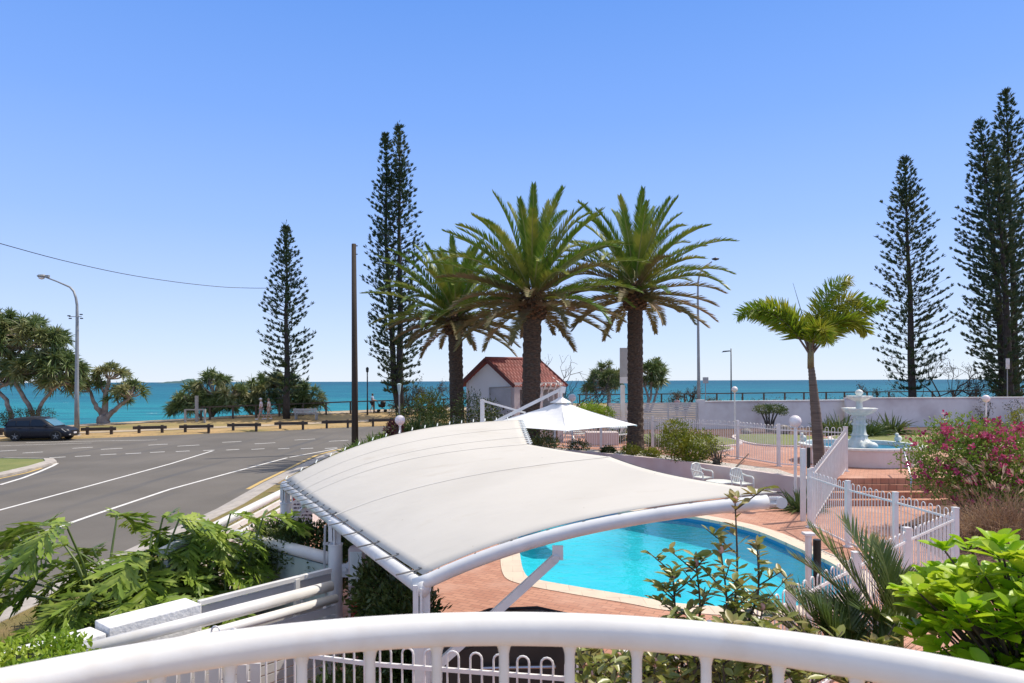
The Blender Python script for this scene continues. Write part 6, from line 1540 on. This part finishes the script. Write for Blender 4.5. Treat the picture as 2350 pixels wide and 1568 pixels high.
# dirt patch below it
sheet('garden_bed', [(-6.9, 6.0), (-4.9, 6.3), (-3.3, 8.4), (-3.3, 10.2), (-5, 11), (-6.6, 9.5)], .12, plain('bare_soil', (.28, .17, .10), (.20, .12, .07), .95, 4, .5, 20))
lb = LB(160); k = 900; P = np.stack([lb.rng.uniform(-6.0, -4.1, k), lb.rng.uniform(6.6, 8.6, k), np.full(k, .25)], 1)+lb.rng.normal(size=(k, 3))*.1
lb.blades(P, lb.dirs(k)+nv([0, 0, .6]), lb.dirs(k), .28, .07, .1, ts=(0, .4, .75, 1), ws=(.5, 1, .8, .1)); o = lb.build('ground_cover', L_phil); tag(o, 'leafy ground cover at the foot of the philodendron', 'ground cover', kind='stuff')

# hedges near the camera
def box_hedge(c, size, rz, n, L, W_, mat, label, seed):
    t = thing('clipped_hedge', (c[0], c[1], 0), label, 'hedge'); lb = LB(seed); q = lb.rng.uniform(-1, 1, (n, 3)); ax_ = lb.rng.integers(0, 3, n); sgn_ = np.where(lb.rng.random(n) < .5, -1, 1)
    for i in range(3): q[:, i] = np.where(ax_ == i, np.where(i == 2, 1, sgn_)*lb.rng.uniform(.82, 1.03, n), q[:, i])
    q[:, 2] += .05*np.sin(q[:, 0]*7)*np.cos(q[:, 1]*5)
    P = q*nv(size)/2; cs, sn = math.cos(rz), math.sin(rz); P = np.stack([P[:, 0]*cs-P[:, 1]*sn+c[0], P[:, 0]*sn+P[:, 1]*cs+c[1], P[:, 2]+c[2]], 1)
    D = lb.dirs(n)*1.0+nv([0, 0, .8]); lb.blades(P, D, lb.dirs(n), L*lb.rng.uniform(.6, 1.2, n), W_, 0, ts=(0, .5, 1), ws=(.3, 1, .2), fold=.2); lb.build('foliage', mat, t)
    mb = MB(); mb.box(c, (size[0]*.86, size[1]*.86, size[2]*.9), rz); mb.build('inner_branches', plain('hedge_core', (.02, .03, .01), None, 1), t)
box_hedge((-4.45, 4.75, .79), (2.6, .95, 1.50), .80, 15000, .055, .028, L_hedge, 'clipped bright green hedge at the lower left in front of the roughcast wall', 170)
c = (-3.4, 11.1, .65); shrub('dark_hedge', (c[0], c[1], .1), [((-3.9, 11.2, 1.02), (.55, .5, .42)), ((-3.2, 10.7, 1.08), (.75, .55, .42)), ((-2.5, 10.3, 1.0), (.55, .5, .45))], 11000, .085, .035, L_dark, 'dark green low hedge between the far and middle canopy posts', 'hedge', 171, 8)
shrub('dark_bush', (-1.75, 8.5, 0), [((-1.62, 8.7, .95), (.42, .6, .58)), ((-1.25, 8.0, .80), (.42, .5, .65)), ((-1.1, 7.7, .45), (.42, .4, .55)), ((-1.9, 9.8, 1.2), (.45, .5, .5)), ((-1.4, 8.4, .35), (.55, .7, .4))], 15000, .095, .042, L_dark, 'tall dark leafy bush in the shade under the canopy between the near and middle posts', 'bush', 172, 12)
shrub('dark_bush', (-1.6, 6.9, 0), [((-1.7, 6.9, .4), (.45, .4, .42)), ((-1.15, 6.9, .3), (.4, .4, .3))], 3000, .08, .04, L_dark, 'small leafy bush seen through the fence below the balcony rail', 'bush', 173, 6)

# broad leaved bush lower right
def broad_bush(base, blobs, n, L, W_, mat, label, seed, stems=18, cat='bush'):
    t = thing('broad_leaved_bush', base, label, cat); lb = LB(seed); tot = sum(b[1][0]*b[1][1]*b[1][2] for b in blobs); r_ = random.Random(seed); mb = MB()
    for c, rad in blobs:
        k = max(8, int(n*rad[0]*rad[1]*rad[2]/tot))
        for _ in range(k):   # whorls
            v = Vector([r_.gauss(0, 1) for _ in range(3)]).normalized(); 
            if v.z < -.3: v.z = -v.z*.5
            p = Vector(c)+Vector((v.x*rad[0], v.y*rad[1], v.z*rad[2]))*r_.uniform(.6, 1.02); m = r_.choice((7, 8, 9, 10)); a0 = r_.random()*6.28
            D = [(math.cos(a0+j*2.4)*1.0+v.x*.5, math.sin(a0+j*2.4)*1.0+v.y*.5, .28+r_.uniform(-.25, .75)) for j in range(m)]
            P = nv([tuple(p)]*m)+lb.rng.normal(size=(m, 3))*.012
            Dn = nv(D); Dn /= np.linalg.norm(Dn, axis=1, keepdims=True); S = np.cross(Dn, nv([0, 0, 1]))+lb.rng.normal(size=(m, 3))*.2
            lb.blades(P, Dn, S, L*lb.rng.uniform(.65, 1.1, m), W_*lb.rng.uniform(.85, 1.1, m), L*.28, ts=(0, .12, .3, .5, .7, .88, 1), ws=(.08, .22, .62, .93, 1.0, .68, .05), fold=.22)
            mb.tube([p-Vector((v.x, v.y, .9))*.35, p], [.009, .006], 5, caps=False)
    for _ in range(stems):
        c, rad = r_.choice(blobs); e = Vector(c)+Vector([r_.uniform(-.5, .5)*q for q in rad]); mb.tube([Vector(base)+Vector((r_.uniform(-.2, .2), r_.uniform(-.2, .2), 0)), Vector(base).lerp(e, .6)+Vector((r_.uniform(-.1, .1), 0, 0)), e], [.02, .015, .008], 6, caps=False)
    mb.build('stems', M_timber, t); lb.build('leaves', mat, t, smooth=True)
    return t
broad_bush((3.0, 3.9, 0), [((3.0, 4.0, 2.2), (.66, .55, .60)), ((3.35, 3.7, 2.1), (.6, .5, .62)), ((2.6, 3.75, 1.75), (.42, .45, .42)), ((2.9, 3.5, 1.45), (.65, .45, .5)), ((3.5, 4.2, 1.6), (.6, .5, .7)), ((2.35, 3.6, 1.35), (.35, .35, .3))], 620, .165, .075, L_big, 'bright green broad leaved bush filling the lower right corner', 180)
M_bud = plain('pink_bud', (.62, .34, .30), None, .6)
# thin olive shrub in front of the pool
def sprig_shrub(stemsP, label, seed, mat=L_olive, L=.10, W_=.04, sp_=.075, base=None):
    base = stemsP[0][0]; t = thing('slender_shrub', base, label, 'shrub'); mb = MB(); lb = LB(seed); r_ = random.Random(seed); buds = MB()
    for path in stemsP:
        pts = catmull([Vector(p) for p in path], 8, False); mb.tube(pts, [.012-.008*i/(len(pts)-1) for i in range(len(pts))], 6)
        tot = sum((pts[i+1]-pts[i]).length for i in range(len(pts)-1)); P = []; D = []; s = 0
        for i in range(len(pts)-1):
            seg = pts[i+1]-pts[i]; L_ = seg.length; q = 0
            while q < L_:
                s += sp_; q += sp_; u = (sum((pts[j+1]-pts[j]).length for j in range(i))+q)/tot
                if u < .22: continue
                for w_ in range(r_.choice((1, 2, 3))):
                    a = r_.random()*6.28; P.append(tuple(pts[i]+seg*(q/L_))); D.append((math.cos(a), math.sin(a), r_.uniform(-.1, .9)))
                if r_.random() < .30:
                    a = r_.random()*6.28; e = Vector((math.cos(a), math.sin(a), .8)).normalized(); p0 = pts[i]+seg*(q/L_); p1 = p0+e*r_.uniform(.10, .28); mb.tube([p0, p1], [.005, .003], 4, caps=False)
                    for _ in range(r_.choice((5, 7, 9))): a = r_.random()*6.28; P.append(tuple(p0.lerp(p1, r_.uniform(.4, 1)))); D.append((math.cos(a), math.sin(a), r_.uniform(-.2, .9)))
        for _ in range(8): a = r_.random()*6.28; P.append(tuple(pts[-1])); D.append((math.cos(a), math.sin(a), r_.uniform(.2, 1.4)))
        if r_.random() < .8: buds = MB(); buds.ball(pts[-1]+Vector((0, 0, .02)), .018, 8, 6, 1.3); buds.build('bud', M_bud, t, smooth=True)
        k = len(P); lb.blades(nv(P), nv(D), np.cross(nv(D), nv([0, 0, 1]))+lb.rng.normal(size=(k, 3))*.4, L*lb.rng.uniform(.5, 1.15, k), W_*lb.rng.uniform(.7, 1.1, k), L*.25, ts=(0, .2, .5, .8, 1), ws=(.1, .6, 1, .7, .05), fold=.2)
    mb.build('stems', M_timber, t); lb.build('leaves', mat, t, smooth=True)
    return t
a = lambda px, py, dd: tuple(at(px, py, dd))
sprig_shrub([[a(1690, 1620, 4.1), a(1684, 1440, 4.15), a(1692, 1300, 4.2), a(1687, 1155, 4.25)], [a(1612, 1620, 4.1), a(1604, 1480, 4.1), a(1606, 1380, 4.15), a(1598, 1300, 4.2)], [a(1640, 1620, 4.0), a(1650, 1480, 4.0), a(1668, 1390, 4.1), a(1655, 1270, 4.1)], [a(1700, 1600, 4.0), a(1716, 1440, 4.1), a(1740, 1360, 4.2), a(1738, 1262, 4.3)],
             [a(1570, 1600, 4.1), a(1562, 1480, 4.1), a(1550, 1400, 4.2), a(1545, 1330, 4.2)], [a(1720, 1600, 4.0), a(1735, 1480, 4.0), a(1750, 1400, 4.1)]],
            'slender olive leaved shrub with pinkish buds rising in front of the pool', 190)
S2 = []
r_ = random.Random(5)
for i in range(38):
    px = r_.uniform(1340, 2040); ytop = r_.uniform(1440, 1540) if px > 1500 else r_.uniform(1490, 1560); dd = r_.uniform(3.4, 4.4); S2.append([a(px+r_.uniform(-20, 20), 1760, dd), a(px+r_.uniform(-15, 15), 1640, dd), a(px+r_.uniform(-20, 20), ytop, dd)])
sprig_shrub(S2, 'low tangle of olive leaved stems seen through the balusters at the lower right', 191, L=.10, W_=.042, sp_=.045)
# small feather palms
def small_palm(base, specs, label, seed, L_=1.0):
    t = thing('young_palm', base, label, 'palm', 'young feather palms below the balcony'); lb = LB(seed); mb = MB(); r_ = random.Random(seed)
    for (az, el, Lf, curl) in specs:
        ns_ = 14; path = [Vector(base)]; e = el
        for s in range(ns_): e = max(-1.3, e-curl/ns_*(s/ns_)*2); path.append(path[-1]+Vector((math.cos(az)*math.cos(e), math.sin(az)*math.cos(e), math.sin(e)))*Lf/ns_)
        mb.tube(path, [.014*(1-.8*i/ns_) for i in range(ns_+1)], 5, caps=False); P = []; D = []; S = []; LL = []
        for sg in (-1, 1):
            for j in range(46):
                u = .18+.82*j/46; fi = u*ns_; i0 = min(ns_-1, int(fi)); pt = path[i0].lerp(path[i0+1], fi-i0); tg = (path[i0+1]-path[i0]).normalized(); side = tg.cross(Vector((0, 0, 1))).normalized(); upv = side.cross(tg)
                dv = tg*.80+side*sg*.5+upv*r_.uniform(.05, .35); P.append(tuple(pt)); D.append(tuple(dv)); S.append(tuple(tg)); LL.append((.26*math.sin(math.pi*min(1, u*.8+.12))+.03)*r_.uniform(.9, 1.1)*L_)
        lb.blades(nv(P), nv(D), nv(S), nv(LL), .013, .02, ts=(0, .4, 1), ws=(.7, 1, .05))
    mb.build('frond_stems', plain('young_palm_stem', (.26, .26, .08), None, .5), t); lb.build('crown', L_cyc, t)
small_palm(tuple(at(2070, 1500, 4.9)), [(2.7, 1.05, 1.05, .3), (2.2, 1.25, 1.0, .4), (3.0, .85, 1.0, .35), (1.6, 1.2, .85, .5), (3.4, .5, .8, .6), (2.0, 1.4, .75, .2), (2.9, .65, .75, .4), (1.0, 1.3, .6, .6), (3.6, .9, .6, .6)], 'young feather palm standing before the pool fence, next to the broad leaved bush', 200)
small_palm(tuple(at(1960, 1580, 4.6)), [(2.9, .8, .9, .5), (3.2, .6, .85, .6), (2.5, 1.1, .75, .5), (2.0, 1.2, .6, .6), (3.6, .5, .8, .7), (1.2, 1.0, .7, .6), (-1.0, .9, .5, .9), (2.8, 1.25, .6, .3), (3.05, .95, .95, .7), (.3, .9, .6, .7)], 'lower young feather palm spreading left in front of the pool fence', 201)
shrub('garden_shrub', (3.2, 5.6, 0), [((3.3, 5.0, .4), (.6, .4, .5)), ((2.5, 4.6, .4), (.6, .4, .4))], 2500, .10, .04, L_dark, 'dark undergrowth at the foot of the pool fence on the right', 'shrub', 202, 8)
